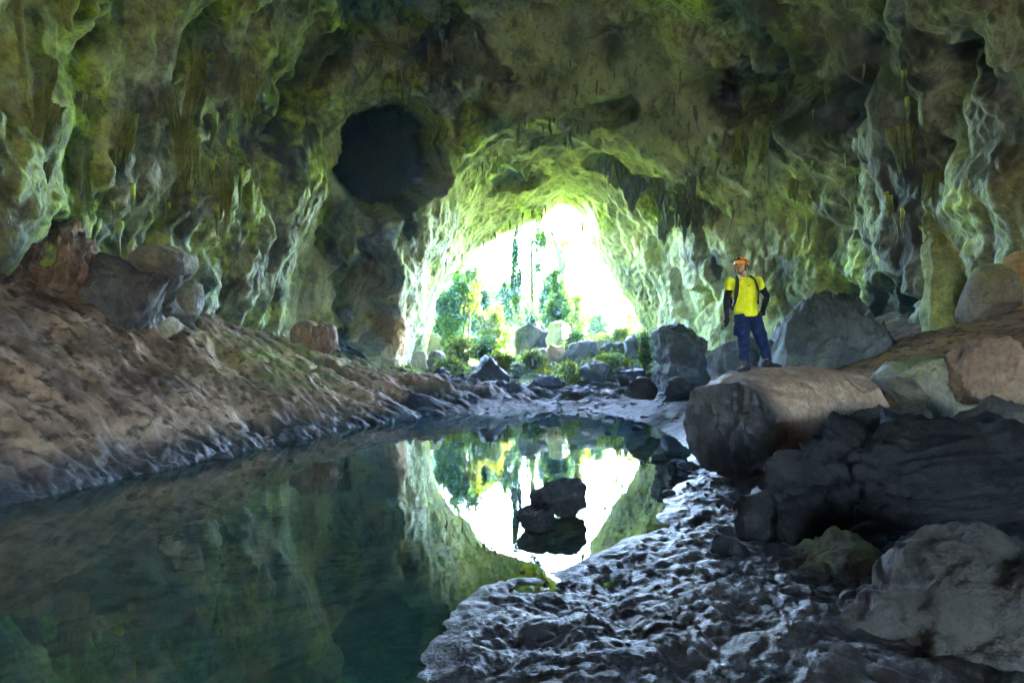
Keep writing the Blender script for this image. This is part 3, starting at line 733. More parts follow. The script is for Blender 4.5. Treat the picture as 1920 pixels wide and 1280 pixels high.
# right wall: column, perched boulder, rock with lamp glow in its colour
rock_box('boulder', 1800, 496, 1885, 620, 13.2, 1.6, 'mossy_rock', 'rounded boulder perched beside the green column at the right', seed=141, sub=5, planes=5, box=.85, rough=.06)
rock_box('boulder', 1866, 470, 1960, 600, 13.8, 1.6, 'gold_rock', 'rock at the right edge painted with an orange lamp glow, behind the perched boulder', seed=142, sub=5, planes=5, box=.85, rough=.08)

# ---------------------------------------------------------------- dripstone
def cone_mesh(name, seed, length, r0, seg=12, rings=16, flute=.18, taper=1.25, bend=.0, top_flare=.5):
    rs_ = np.random.RandomState(seed); t = np.linspace(0, 1, rings); a = np.linspace(0, 2 * np.pi, seg, endpoint=False)
    rad_ = r0 * ((1 - t) ** taper * .95 + .05) * (1 + top_flare * np.exp(-t * 9))
    ph = rs_.uniform(0, 6, 3)
    T_, A_ = np.meshgrid(t, a, indexing='ij')
    rr_ = rad_[:, None] * (1 + flute * np.sin(3 * A_ + ph[0]) + .5 * flute * np.sin(5 * A_ + ph[1] + 2 * T_)) * (1 + .16 * np.sin(T_ * length * 9 + ph[2]))
    x = rr_ * np.cos(A_) + bend * T_ ** 2 * length + .25 * r0 * np.sin(T_ * 7 + ph[1]); y = rr_ * np.sin(A_) + .2 * r0 * np.sin(T_ * 6 + ph[0])
    V = np.stack([x, y, -T_ * length], -1).reshape(-1, 3)
    F = [tuple(f) for f in grid_faces(rings, seg, True)[:, ::-1]]
    n = len(V); V = np.concatenate([V, [[x[-1].mean(), y[-1].mean(), -length * 1.02]]])
    b = (rings - 1) * seg
    F += [(n, b + (k + 1) % seg, b + k) for k in range(seg)]
    return new_mesh(name, V, F)

M['drip_green'] = mat_rock('green_dripstone', (.12, .145, .06), (.30, .36, .12), (.48, .54, .22), scale=2)
M['drip_grey'] = mat_rock('grey_dripstone', (.10, .12, .10), (.22, .26, .17), (.38, .42, .26), scale=2)
drips = {}
for k in range(5):
    for mn in ('drip_green', 'drip_grey'):
        me = cone_mesh('stalactite', 200 + k, 1.0, .075 + .03 * (k % 3), flute=.16 + .05 * (k % 2), taper=1.0 + .25 * (k % 3), bend=.04 * (k - 2), top_flare=.05); me.materials.append(M['cave' if mn == 'drip_green' else mn]); drips[k, mn] = me

def cave_hit(px, py):
    d = (at(px, py, 1.0) - Vector((0, 0, CAMZ))).normalized()
    return cave_bvh.ray_cast(Vector((0, 0, CAMZ)), d)[:2]

n_dr = 0
def hang(px, py, len_px, mn='drip_grey', wide=1.0, parent=cave):
    global n_dr
    h, n = cave_hit(px, py)
    if h is None or h.y > 39 or h.z < 2.5 or abs(n.z) < .34: return          # only from roofs and overhangs
    L = len_px * h.y / FPX
    o = obj('stalactite', drips[n_dr % 5, mn], None, parent); n_dr += 1
    d = (h - Vector((0, 0, CAMZ))).normalized()
    o.location = h - d * min(.12 * L, .2) + Vector((0, 0, L * .18))
    o.scale = (L * wide, L * wide, L * 1.18); o.rotation_euler = (rs.uniform(-.06, .06), rs.uniform(-.06, .06), rs.uniform(0, 6.28))

for k in range(30):                                     # the fringe along the right side of the arch
    t = k / 29; x = 1130 + t * 185 + rs.uniform(-3, 3); y = 300 + 112 * t ** 1.15 + rs.uniform(-8, 10)
    hang(x, y, rs.uniform(28, 62) * (.75 + .6 * t), 'drip_grey', rs.uniform(.8, 1.3))
for k in range(22):                                     # fringes over the middle of the arch
    hang(960 + rs.uniform(0, 130), 240 + rs.uniform(-18, 26), rs.uniform(12, 34), 'drip_grey', rs.uniform(.9, 1.5))
for k in range(16):
    hang(rs.uniform(862, 960), rs.uniform(283, 322), rs.uniform(10, 24), 'drip_green', rs.uniform(.7, 1.2))
for k in range(16):                                     # left rim of the mouth
    t = k / 15; hang(838 + t * 200 + rs.uniform(-4, 4), 500 - 108 * t ** .8 + rs.uniform(-14, 2), rs.uniform(12, 30), rs.choice(['drip_grey', 'drip_green']), rs.uniform(.8, 1.4))
for k in range(40):                                     # left wall, curtains of dripstone
    hang(rs.uniform(70, 520), rs.uniform(170, 430), rs.uniform(30, 80), 'drip_green', rs.uniform(.7, 1.5))
for k in range(26):                                     # dark recess at the top
    hang(rs.uniform(700, 930), rs.uniform(60, 190), rs.uniform(18, 50), 'drip_grey', rs.uniform(.8, 1.4))
for k in range(46):                                     # right roof
    hang(rs.uniform(1260, 1760), rs.uniform(120, 430), rs.uniform(18, 52), rs.choice(['drip_green', 'drip_grey']), rs.uniform(.8, 1.5))
for k in range(18):
    hang(rs.uniform(1560, 1760), rs.uniform(370, 480), rs.uniform(30, 70), rs.choice(['drip_green', 'drip_grey']), rs.uniform(.8, 1.3))
for k in range(14):
    hang(rs.uniform(980, 1300), rs.uniform(90, 210), rs.uniform(14, 34), 'drip_grey', rs.uniform(.9, 1.6))

# named dripstone shapes of the photograph
def dripstone(name, px, py, len_px, r_px, label, mn, seed, cat='stalactite', flute=.2, taper=1.1, bend=0.0, push=.5, sy=1.0, flare=.3):
    h, n = cave_hit(px, py + len_px * .3)
    Y = h.y - push; L = len_px * Y / FPX; r = r_px * Y / FPX
    o = obj(name, cone_mesh(name, seed, L, r, 28, 40, flute, taper, bend, flare), M[mn]); o.location = at(px, py, Y); o.scale.y = sy
    tag(o, label, cat); return o

h, n = cave_hit(350, 280)
bun = empty('dripstone_bundle', at(350, 238, h.y - .5)); u = h.y / FPX
tag(bun, 'comb shaped hanging bundle of pale dripstone on the left wall', 'stalactite')
cap = obj('cap', rock_mesh('cap', 301, (52 * u, 30 * u, 44 * u), sub=4, planes=0, box=.9, rough=.03), M['drip_green'], bun); cap.location = (0, 0, -16 * u)
for k in range(9):
    q = (k - 4) / 4; o = obj('pipe', cone_mesh('pipe', 310 + k, (64 + 26 * (k > 5) - 10 * abs(q)) * u, 4.6 * u, 10, 14, .1, .6, 0, .1), M['drip_green'], bun)
    o.location = (q * 22 * u, -8 * u * (1 - q * q) , -20 * u)
dripstone('stalactite', 128, -30, 90, 13, 'thick pale stalactite stub cut by the top edge on the left', 'drip_green', 331, taper=.35)
dripstone('stalactite', 38, -20, 285, 8, 'long thin ribbon of dripstone down the left edge', 'drip_green', 333, taper=.7, bend=.11, flute=.1)
def curtain_mesh(name, seed, w, L, slant=0.0, folds=5, nu=46, nv=36, th=.05):
    rs_ = np.random.RandomState(seed); u = np.linspace(-.5, .5, nu); v = np.linspace(0, 1, nv); ph = rs_.uniform(0, 6, 4)
    ln = .62 + .20 * np.sin(u * folds * 3 + ph[0]) + .16 * np.sin(u * folds * 7.3 + ph[1]) + .10 * np.sin(u * 61 + ph[2]); ln *= 1 - 1.2 * np.abs(u) ** 2.2
    V_, U_ = np.meshgrid(v, u, indexing='ij'); Lu = np.tile(ln, (nv, 1)) * L
    fold_ = .16 * w * np.sin(U_ * folds * 6.28 + ph[3]) * (.5 + V_ * .5) + .05 * w * np.sin(U_ * 40 + 5 * V_)
    out = []
    for sgn in (-1, 1):
        tk = th * w * sgn * (1 - V_ ** 3) * (1 - (np.abs(U_) * 2) ** 4)
        out.append(np.stack([U_ * w * (1 - .25 * V_) + slant * V_ * Lu, fold_ + tk, -V_ * Lu], -1).reshape(-1, 3))
    V = np.concatenate(out); q = np.concatenate([V[:, :2], V[:, 2:] * .5], 1)
    V = V + .035 * w * np.stack([perlin(q, 9 / w, 1), perlin(q, 9 / w, 2), perlin(q, 9 / w, 3)], -1)
    g = grid_faces(nv, nu); return new_mesh(name, V, np.concatenate([g[:, ::-1], g + nv * nu]))
def curtain(px, py, w_px, len_px, seed, slant=0.0, label=None, mn='drip_green', push=.15):
    h, n = cave_hit(px, py + len_px * .25)
    if h is None or h.y > 37: return
    Y = h.y - push; u = Y / FPX
    o = obj('dripstone_curtain', curtain_mesh('dripstone_curtain', seed, w_px * u, len_px * 1.3 * u, slant, 3 + seed % 4), M[mn], None if label else cave)
    o.location = at(px, py, Y); o.rotation_euler = (0, 0, math.atan2(n.x, -n.y) * -.6 if n is not None else 0)
    if label: tag(o, label, 'stalactite')
curtain(378, 70, 40, 170, 335, -.22, 'ragged green dripstone curtain above the comb shaped bundle')
curtain(232, 205, 52, 110, 336, -.1, 'folded dripstone curtain left of the comb shaped bundle')
curtain(90, 305, 26, 85, 337, -.25, 'slanting pale dripstone blade low on the left wall')
curtain(152, 330, 32, 75, 338, .0, 'short pale dripstone drape beside the slanting blade on the left wall')
curtain(428, 300, 34, 115, 339, -.05, 'dripstone drape on the left wall beside the grey buttress')
for k in range(8):
    curtain(rs.uniform(60, 540), rs.uniform(90, 430), rs.uniform(24, 60), rs.uniform(40, 110), 600 + k, rs.uniform(-.15, .15))
for k in range(6):
    curtain(rs.uniform(1300, 1800), rs.uniform(120, 440), rs.uniform(24, 60), rs.uniform(30, 80), 640 + k, rs.uniform(-.15, .15))
for k in range(12):
    curtain(rs.uniform(1150, 1310), 310 + rs.uniform(0, 100), rs.uniform(24, 44), rs.uniform(26, 60), 680 + k, 0, mn='drip_grey')

# the green column at the right wall
cy = 14.0; u = cy / FPX
t = np.linspace(0, 1, 90); a = np.linspace(0, 2 * np.pi, 64, endpoint=False)
prof = np.interp(t, [0, .1, .2, .3, .42, .6, .8, 1], [3, 7, 12, 18, 25, 31, 33, 36]) * u
T_, A_ = np.meshgrid(t, a, indexing='ij')
rr_ = prof[:, None] * (1 + .08 * np.sin(7 * A_ + 3 * T_) + .05 * np.sin(13 * A_ + 1.2) * T_)
V = np.stack([rr_ * np.cos(A_) + 8 * u * np.sin(T_ * 3) + .9 * (1 - T_) ** 2, rr_ * np.sin(A_) + 2.0 * (1 - T_) ** 2, 290 * u * (1 - T_)], -1).reshape(-1, 3)
V += (V - V * np.array([0, 0, 1])) * (.34 * fbm(V, (2.2, 2.2, 1.0), 4, .55, 5) + .16 * (billow(V, (5, 5, 1.2), 6) - .4))[:, None]
o = obj('flowstone_column', new_mesh('flowstone_column', V, grid_faces(90, 64, True)[:, ::-1].copy()), M['drip_green'])
p = at(1770, 625, cy); o.location = p
tag(o, 'tall green flowstone column standing against the right wall', 'column')

# ---------------------------------------------------------------- forest outside the mouth
M['bark'] = mat_rock('bark', (.05, .04, .03), (.11, .085, .06), (.17, .14, .1), scale=4)
M['bark_pale'] = mat_rock('pale_bark', (.10, .11, .10), (.2, .21, .19), (.3, .3, .26), scale=4)
M['leaf'] = mat_leaf('leaf_green', (.018, .052, .008), (.042, .088, .010), .45)
M['leaf_light'] = mat_leaf('leaf_light', (.055, .095, .006), (.11, .14, .010), .45)
M['leaf_dark'] = mat_leaf('leaf_dark', (.014, .044, .009), (.030, .070, .010), .4)

def leaf_mesh(name, centres, size, seed, up=.3):
    """pointed leaves (two triangles folded on the midrib) at the given points"""
    rs_ = np.random.RandomState(seed); n = len(centres)
    d = rs_.normal(size=(n, 3)); d[:, 2] -= up; d /= np.linalg.norm(d, axis=1)[:, None]
    s = np.cross(d, rs_.normal(size=(n, 3))); s /= np.linalg.norm(s, axis=1)[:, None]
    w = np.cross(d, s)
    L = (size * rs_.uniform(.6, 1.4, n))[:, None]
    c = np.asarray(centres)
    V = np.stack([c - d * L * .5, c + s * L * .3 + w * L * .08, c + d * L * .5, c - s * L * .3 + w * L * .08], 1).reshape(-1, 3)
    b = np.arange(n)[:, None] * 4
    F = np.concatenate([b + np.array([[0, 1, 2]]), b + np.array([[0, 2, 3]])], 0)
    me = new_mesh(name, V, F, smooth=False)
    vattr(me, 'tint', np.repeat(rs_.uniform(0, 1, n) ** 2, 4))
    return me

def tube_mesh(name, paths, seg=8):
    """one mesh of several tapered tubes: paths = list of [(point, radius), ...]"""
    Vs, Fs, base = [], [], 0
    for path in paths:
        pts = [Vector(p) for p, r in path]; n = len(pts)
        for i, (p, r) in enumerate(path):
            tg = (pts[min(i + 1, n - 1)] - pts[max(i - 1, 0)]).normalized()
            x = tg.orthogonal().normalized() if abs(tg.z) < .95 else Vector((1, 0, 0)); x = (x - tg * x.dot(tg)).normalized(); y = tg.cross(x)
            for k in range(seg):
                an = 2 * math.pi * k / seg; Vs.append(Vector(p) + (x * math.cos(an) + y * math.sin(an)) * r)
        for i in range(n - 1):
            for k in range(seg):
                k2 = (k + 1) % seg; Fs.append((base + i * seg + k, base + i * seg + k2, base + (i + 1) * seg + k2, base + (i + 1) * seg + k))
        Fs.append(tuple(base + (n - 1) * seg + k for k in range(seg)))
        base += n * seg
    return new_mesh(name, Vs, Fs)

def clump_points(rs_, centre, radii, n, clumps=14, spread=.42):
    cs = rs_.normal(size=(clumps, 3)); cs /= np.linalg.norm(cs, axis=1)[:, None]; cs *= rs_.uniform(.25, 1, clumps)[:, None] ** .5
    k = rs_.randint(0, clumps, n); p = cs[k] + rs_.normal(size=(n, 3)) * spread * rs_.uniform(.5, 1, n)[:, None] * .6
    return p * np.array(radii) + np.array(centre), cs * np.array(radii) + np.array(centre)

def tree(base_px, top_px, Y, r0, crowns, label, seed, leaf='leaf', bark='bark', name='forest_tree', leaf_size=.26, mid=None, group=None):
    """trunk from base pixel to top pixel at depth Y; crowns = [(px, py, rx_px, ry_px, leaves)]"""
    b = at(*base_px, Y); t = at(*top_px, Y); rs_ = np.random.RandomState(seed)
    gz_ = ground_z(b.x, b.y); b.z = min(b.z, gz_) - .1
    root = empty(name, b); tag(root, label, 'tree', group)
    mpt = at(*mid, Y) if mid else (b + t) / 2 + Vector((rs_.uniform(-.15, .15), 0, 0))
    path = []
    for i in range(9):
        s_ = i / 8; p = b * (1 - s_) ** 2 + (mpt * 2 - (b + t) / 2) * 2 * s_ * (1 - s_) + t * s_ ** 2
        p = p + Vector((.05 * math.sin(s_ * 9 + seed), .05 * math.cos(s_ * 7 + seed), 0)); path.append((p - b, r0 * (1.25 - .95 * s_)))
    paths = [path]; pts = []
    for (cx, cyy, rx, ry, n) in crowns:
        c_ = at(cx, cyy, Y); u_ = Y / FPX
        p, cs = clump_points(rs_, np.array(c_ - b), (rx * u_, rx * u_ * .9, ry * u_), n)
        pts.append(p)
        for q in cs[:7]:
            q = Vector(q); i = min(range(9), key=lambda i: (path[i][0] - q).length + .5 * abs(q.z - path[i][0].z - .8)); s0 = path[i][0]
            paths.append([(s0, path[i][1] * .45), ((s0 + q) / 2 + Vector((0, 0, .15)), path[i][1] * .3), (q, .012)])
    obj('trunk', tube_mesh('trunk', paths, 7), M[bark], root)
    if pts: obj('crown', leaf_mesh('crown', np.concatenate(pts), leaf_size, seed), M[leaf], root)
    return root

tree((995, 618), (996, 385), 44, .17, [(1003, 400, 16, 22, 240), (1012, 450, 12, 30, 300)], 'tallest straight bare trunk in the middle of the mouth', 401)
tree((978, 590), (967, 448), 45, .11, [(969, 520, 12, 62, 2200), (968, 470, 7, 40, 600)], 'slim tree wrapped in ivy left of the tallest trunk', 402, leaf='leaf_dark', leaf_size=.22)
tree((1008, 585), (998, 455), 46, .13, [(1014, 445, 13, 26, 420), (1008, 500, 8, 40, 300)], 'leafy thin trunk just right of the tallest trunk', 403)
tree((1076, 590), (1033, 432), 47, .36, [(1048, 450, 22, 20, 260), (1065, 470, 16, 26, 240), (1040, 415, 10, 18, 140), (1058, 505, 10, 16, 150)], 'leaning forked blue grey tree against the bright sky', 404, leaf='leaf_light', bark='bark_pale', mid=(1052, 505))
tree((868, 632), (869, 492), 43, .09, [(866, 520, 18, 34, 500)], 'left one of two thin straight trunks at the left side of the mouth', 405)
tree((877, 634), (874, 492), 43.5, .10, [(884, 540, 20, 46, 700)], 'right one of two thin straight trunks at the left side of the mouth', 406, leaf='leaf_light')
tree((836, 640), (838, 545), 43, .08, [(840, 580, 22, 40, 1300), (846, 610, 26, 20, 700)], 'small leafy tree against the left leg of the arch', 407)
tree((922, 610), (922, 520), 62, .2, [(922, 536, 24, 20, 1100)], 'dark blue green crown floating above the undergrowth left of the ivy tree', 408, leaf='leaf_dark', leaf_size=.34)
tree((1045, 606), (1046, 515), 43, .1, [(1048, 560, 26, 42, 2000), (1040, 530, 16, 24, 600)], 'bushy bright tree growing on the boulders right of the tallest trunk', 409)
tree((899, 640), (902, 590), 46, .30, [(906, 596, 16, 14, 260)], 'thick pale tree stump in the undergrowth left of centre', 410, bark='bark_pale')
tree((915, 640), (917, 585), 48, .1, [(920, 590, 20, 20, 500)], 'thin young tree beside the thick stump', 411, leaf='leaf_light')
tree((1166, 640), (1168, 545), 52, .12, [(1166, 575, 16, 32, 420), (1150, 540, 16, 18, 160)], 'faint thin tree in the glare at the right of the mouth', 412, leaf='leaf_light', bark='bark_pale')
tree((1190, 635), (1186, 590), 46, .06, [(1188, 606, 12, 22, 320)], 'small sapling at the right foot of the mouth', 413, leaf='leaf_light')
tree((958, 618), (960, 570), 50, .12, [(956, 590, 24, 22, 900)], 'round crowned small tree behind the ivy tree', 414)
back = [(826, 570, 44, 60, 74, 'forest tree far back behind the left leg of the arch'), (862, 596, 46, 40, 64, 'forest tree far back behind the two thin trunks'),
        (900, 572, 44, 44, 78, 'forest tree far back above the thick stump'), (936, 596, 40, 36, 66, 'forest tree far back left of the ivy tree'), (980, 588, 46, 42, 70, 'forest tree far back behind the tallest trunk'),
        (1026, 580, 42, 46, 74, 'forest tree far back behind the bushy bright tree'), (1078, 604, 36, 30, 70, 'forest tree far back right of the leaning tree'), (1122, 618, 34, 20, 80, 'low forest tree far back in the glare right of centre'),
        (885, 520, 30, 40, 86, 'tall forest tree far back between the thin trunks and the blue green crown'), (1190, 612, 30, 24, 78, 'low forest tree far back at the right edge of the mouth'),
        (845, 630, 44, 22, 58, 'dense low tree behind the sunlit bush'), (900, 636, 44, 20, 56, 'dense low tree behind the thick stump'), (955, 632, 40, 22, 57, 'dense low tree behind the tall mossy boulder'), (1060, 622, 34, 20, 58, 'dense low tree behind the blue grey boulder')]
for k, (x, y, rx, ry, Y, lb) in enumerate(back):
    tree((x, 665), (x + 2, y), Y, .2, [(x, y, rx, ry, 3200)], lb, 420 + k, leaf=('leaf_dark', 'leaf')[k % 2], leaf_size=.46, group='forest trees far back')

mid = [(832, 590, 18, 40, 42.5, 'leafy tree close against the left leg of the arch'), (868, 540, 20, 36, 50, 'tall leafy tree behind the two thin trunks'), (910, 560, 20, 34, 51, 'tall leafy tree above the thick stump'), (850, 560, 26, 46, 45, 'leafy tree at the left of the mouth, left of the two thin trunks'), (893, 574, 26, 40, 47, 'leafy tree right of the two thin trunks'), (925, 598, 24, 30, 45.5, 'small leafy tree left of the boulder bushes'),
       (948, 560, 16, 30, 49, 'slender leafy tree just left of the ivy tree'), (1026, 556, 18, 46, 48.5, 'leafy tree right of the tallest trunk, behind the bushy bright one'), (1072, 580, 22, 26, 46, 'leafy tree at the foot of the leaning tree'),
       (1110, 606, 24, 18, 48, 'low leafy tree in the glare right of the leaning tree')]
for k, (x, y, rx, ry, Y, lb) in enumerate(mid):
    tree((x, 650), (x + 2, y - 10), Y, .09, [(x, y, rx, ry, 2600), (x + 3, y + 30, rx * 1.1, 22, 1500)], lb, 500 + k, leaf=('leaf', 'leaf_dark', 'leaf_light')[k % 3], leaf_size=.26)

def bush(px, py, Y, rx, ry, n, label, seed, leaf='leaf_light', size=.17):
    c_ = at(px, py, Y); u_ = Y / FPX; rs_ = np.random.RandomState(seed); g_ = ground_z(c_.x, c_.y)
    root = empty('bush', (c_.x, c_.y, g_)); tag(root, label, 'bush')
    tp = max(c_.z + ry * u_ - g_, .5)
    p, cs = clump_points(rs_, (0, 0, tp * .5), (rx * u_, rx * u_ * .8, tp * .5), int(n * 2), 18, .55)
    obj('foliage', leaf_mesh('foliage', p, size, seed), M[leaf], root)
    obj('stem', tube_mesh('stem', [[((0, 0, -.1), .03), (tuple(Vector(q) * .55), .02), (tuple(q), .008)] for q in cs[:9]], 5), M['bark'], root)

bush(862, 648, 37, 26, 17, 1500, 'sunlit yellow green bush at the left of the mouth', 451)
bush(912, 648, 38, 28, 20, 1500, 'leafy bush left of the boulders in the mouth', 452, 'leaf')
bush(838, 620, 41, 22, 26, 1500, 'dark green bush against the left side of the mouth', 453, 'leaf')
bush(990, 592, 42.5, 26, 18, 1200, 'bush growing on top of the tall mossy boulder', 454, 'leaf')
bush(1000, 672, 34.5, 22, 12, 900, 'low bright bush in front of the ochre rocks', 455)
bush(845, 686, 31.5, 24, 13, 1000, 'low bush at the left end of the green strip', 456)
bush(1086, 640, 39, 22, 14, 800, 'small bush right of the boulders outside the mouth', 457, 'leaf')
bush(1165, 622, 38.5, 16, 12, 600, 'small yellow bush on the rubble at the right of the mouth', 458)
bush(940, 672, 33, 24, 10, 900, 'low bush behind the dark humped boulder', 459)
bush(1060, 690, 30.5, 26, 8, 800, 'low creeping bush in the middle of the rubble', 460)
bush(1150, 668, 32, 26, 8, 700, 'low creeping bush on the rubble at the right', 461)
bush(1208, 650, 30, 10, 22, 500, 'trailing plant hanging over the blue rocks at the right of the mouth', 462)
# vines round the rim of the mouth
for k, (x, y, rx, ry, n, lb) in enumerate([(1094, 420, 5, 22, 260, 'leafy vine hanging from the right rim near the top of the mouth'), (1010, 412, 6, 8, 160, 'tuft of leaves hanging from the top left rim of the mouth'),
                                           (1140, 515, 10, 26, 260, 'leafy vine along the sloping right rim of the mouth'), (1165, 556, 10, 24, 240, 'leafy vine lower down the sloping right rim of the mouth')]):
    rs_ = np.random.RandomState(470 + k); c_ = at(x, y, 38.3); u_ = 38.3 / FPX
    root = empty('vine', c_); tag(root, lb, 'vine')
    p, cs = clump_points(rs_, (0, 0, 0), (rx * u_, .3, ry * u_), n, 9, .5)
    obj('foliage', leaf_mesh('foliage', p, .16, 470 + k), M['leaf_light'], root)
    obj('stem', tube_mesh('stem', [[((.1, .1, ry * u_ * 1.3), .015), ((0, 0, 0), .012), ((.05, 0, -ry * u_), .006)]], 5), M['bark'], root)

# ground cover: creeping green plants over the rubble and on the left bank's far end
rs_ = np.random.RandomState(9); n = 70000
x = rs_.uniform(-9.5, 13, n); y = rs_.uniform(26, 60, n)
Pn = np.stack([x, y, x * 0], -1)
band = np.exp(-((y - 33.5 - .12 * (x - 1)) / 2.4) ** 2) * (x > -6.2) * 1.3 + (y > 37.5) * .8 + .5 * np.exp(-(((x + 7) / 2) ** 2 + ((y - 27) / 1.4) ** 2))
keep = rs_.uniform(0, 1, n) < band * sstep(-.10, .22, fbm(Pn, .45, 3, .5, 40))
keep &= np.abs(x) < 5 + .9 * np.maximum(y - 30, 0)
x, y = x[keep], y[keep]; z = ground_fields(x, y)[0]
gc = obj('ground_cover', leaf_mesh('ground_cover', np.stack([x, y, z + rs_.uniform(.02, .3, len(x))], -1), .16, 12, up=-.2), M['leaf_light'])
tag(gc, 'bright green creeping plants spread over the rubble at the mouth', 'plants', kind='stuff')

# ---------------------------------------------------------------- the man on the boulder
def solid(name, parts, voxel=.012, smooth=2, disp=None, seg=20):
    """union of lofted tubes and ellipsoids remeshed to one continuous skin. parts: ('t', [(pt, rx, ry), ...]) or ('e', centre, radii, euler)"""
    bm = bmesh.new()
    for p in parts:
        if p[0] == 't':
            pts = [Vector(q[0]) for q in p[1]]; n = len(pts); rings = []
            for i, q in enumerate(p[1]):
                tg = (pts[min(i + 1, n - 1)] - pts[max(i - 1, 0)]).normalized()
                x = Vector((1, 0, 0)) if abs(tg.x) < .8 else Vector((0, 0, 1)); x = (x - tg * x.dot(tg)).normalized(); y = tg.cross(x)
                rings.append([bm.verts.new(pts[i] + x * math.cos(2 * math.pi * k / seg) * q[1] + y * math.sin(2 * math.pi * k / seg) * q[2]) for k in range(seg)])
            for a, b in zip(rings, rings[1:]):
                for k in range(seg): bm.faces.new((a[k], a[(k + 1) % seg], b[(k + 1) % seg], b[k]))
            bm.faces.new(rings[0][::-1]); bm.faces.new(rings[-1])
        else:
            mt = Matrix.Translation(p[1]) @ (Euler(p[3]).to_matrix().to_4x4() if len(p) > 3 else Matrix()) @ Matrix.Diagonal((*p[2], 1))
            bmesh.ops.create_icosphere(bm, subdivisions=3, radius=1, matrix=mt)
    bmesh.ops.recalc_face_normals(bm, faces=bm.faces)
    me = bpy.data.meshes.new(name); bm.to_mesh(me); bm.free()
    o = bpy.data.objects.new(name + '_work', me); COL.objects.link(o)
    md = o.modifiers.new('r', 'REMESH'); md.mode = 'VOXEL'; md.voxel_size = voxel
    ms = o.modifiers.new('s', 'SMOOTH'); ms.factor = .5; ms.iterations = smooth
    dg = bpy.context.evaluated_depsgraph_get(); dg.update()
    out = bpy.data.meshes.new_from_object(o.evaluated_get(dg)); out.name = name
    bpy.data.objects.remove(o); bpy.data.meshes.remove(me)
    if disp is not None:
        n = len(out.vertices); V = np.empty(n * 3, np.float32); out.vertices.foreach_get('co', V); V = V.reshape(-1, 3)
        Nn = np.empty(n * 3, np.float32); out.vertices.foreach_get('normal', Nn); Nn = Nn.reshape(-1, 3)
        V = V + Nn * disp(V)[:, None]; out.vertices.foreach_set('co', V.astype(np.float32).ravel()); out.update()
    out.polygons.foreach_set('use_smooth', np.ones(len(out.polygons), bool))
    return out

M['skin'] = mat_plain('skin', (.50, .29, .19), .5, .05, 40, var=.06)
M['shirt'] = mat_plain('shirt_yellow_green', (.62, .68, .02), .85, .25, 90, .2, .14)
M['trouser'] = mat_plain('trouser_navy', (.011, .026, .085), .85, .3, 70, .2, .35)
M['black_cloth'] = mat_plain('black_cloth', (.012, .013, .018), .8, .25, 80, .25, .2)
M['boot'] = mat_plain('boot_black', (.014, .016, .02), .6, .3, 60, .35, .2)
M['helmet'] = mat_plain('helmet_orange', (.82, .30, .02), .35, .0, 30, .5, .03)
M['hair'] = mat_plain('hair_black', (.01, .009, .008), .5, .3, 120)
M['black_plastic'] = mat_plain('black_plastic', (.015, .015, .018), .35)
M['lamp_glass'] = mat_plain('lamp_glass', (.5, .52, .55), .1)
M['eye'] = mat_plain('eye_dark', (.03, .02, .018), .2)
M['lip'] = mat_plain('lip', (.36, .15, .12), .5)
M['pack'] = mat_plain('pack_black', (.02, .02, .024), .8, .3, 70)
M['pack_brown'] = mat_plain('pack_brown', (.26, .10, .035), .8, .3, 70)

FOOT = at(1400, 697, STAND_Y)
dg = bpy.context.evaluated_depsgraph_get()
def on_boulder(x, y):
    mw = bl.matrix_world if False else Matrix.LocRotScale(bl.location, bl.rotation_euler, bl.scale)
    bv = _bl_bvh; inv = mw.inverted(); a = inv @ Vector((x, y, 6)); d = (inv.to_3x3() @ Vector((0, 0, -1))).normalized()
    h = bv.ray_cast(a, d)[0]
    return (mw @ h).z if h else None
_bl_bvh = BVHTree.FromPolygons([v.co[:] for v in bl.data.vertices], [tuple(p.vertices) for p in bl.data.polygons])
_z0 = on_boulder(FOOT.x, STAND_Y + .05)
if _z0: bl.location.z += FOOT.z - _z0      # seat the boulder so that its top carries the man
zA = on_boulder(FOOT.x, STAND_Y + .05); zB = on_boulder(FOOT.x + .47, STAND_Y + .2)
print('BOULDER TOP', zA, zB, 'wanted', FOOT.z)
zA = zA if zA else FOOT.z; zB = (zB if zB else FOOT.z + .1) - zA
man = empty('person', (FOOT.x, STAND_Y, zA))
tag(man, 'man in yellow green shirt, navy trousers and orange helmet standing on the boulder', 'person')
fold = lambda f, a, o: (lambda V: a * fbm(V, f, 3, .55, o))
yb = .20                               # how far the far foot stands back
hipR, hipL = (-.06, .05, .83), (.13, .07, .83)
kneeR, kneeL = (-.045, .0, .47), (.27, .10, .47 + zB * .4)
ankR, ankL = (.005, .05, .11), (.41, yb, .11 + zB)
shR, shL = (-.235, .03, 1.36), (.185, .07, 1.39)
elR, elL = (-.285, .06, 1.08), (.40, .20, 1.17)
wrR, wrL = (-.300, .0, .83), (.265, .05, .93)
neck = (-.04, .05, 1.43)
HC = Vector((-.075, .03, 1.60))        # middle of the head
face = Vector((-.70, -.66, .22)).normalized(); side = Vector((0, 0, 1)).cross(face).normalized(); upv = face.cross(side)
HM = Matrix((side, -face, upv)).transposed()   # local x = to the man's left of face, -y = forward, z = up
if HM.determinant() < 0: HM = Matrix((-side, -face, upv)).transposed()
def hp(x, y, z): return HC + HM @ Vector((x, y, z))
eul = HM.to_euler()
torso = [((.03, .06, .80), .165, .115), ((.02, .055, .90), .160, .112), ((-.005, .05, 1.03), .150, .108), ((-.02, .05, 1.18), .175, .12), ((-.025, .05, 1.30), .19, .118), ((-.03, .05, 1.38), .15, .095), ((-.035, .05, 1.43), .075, .07)]
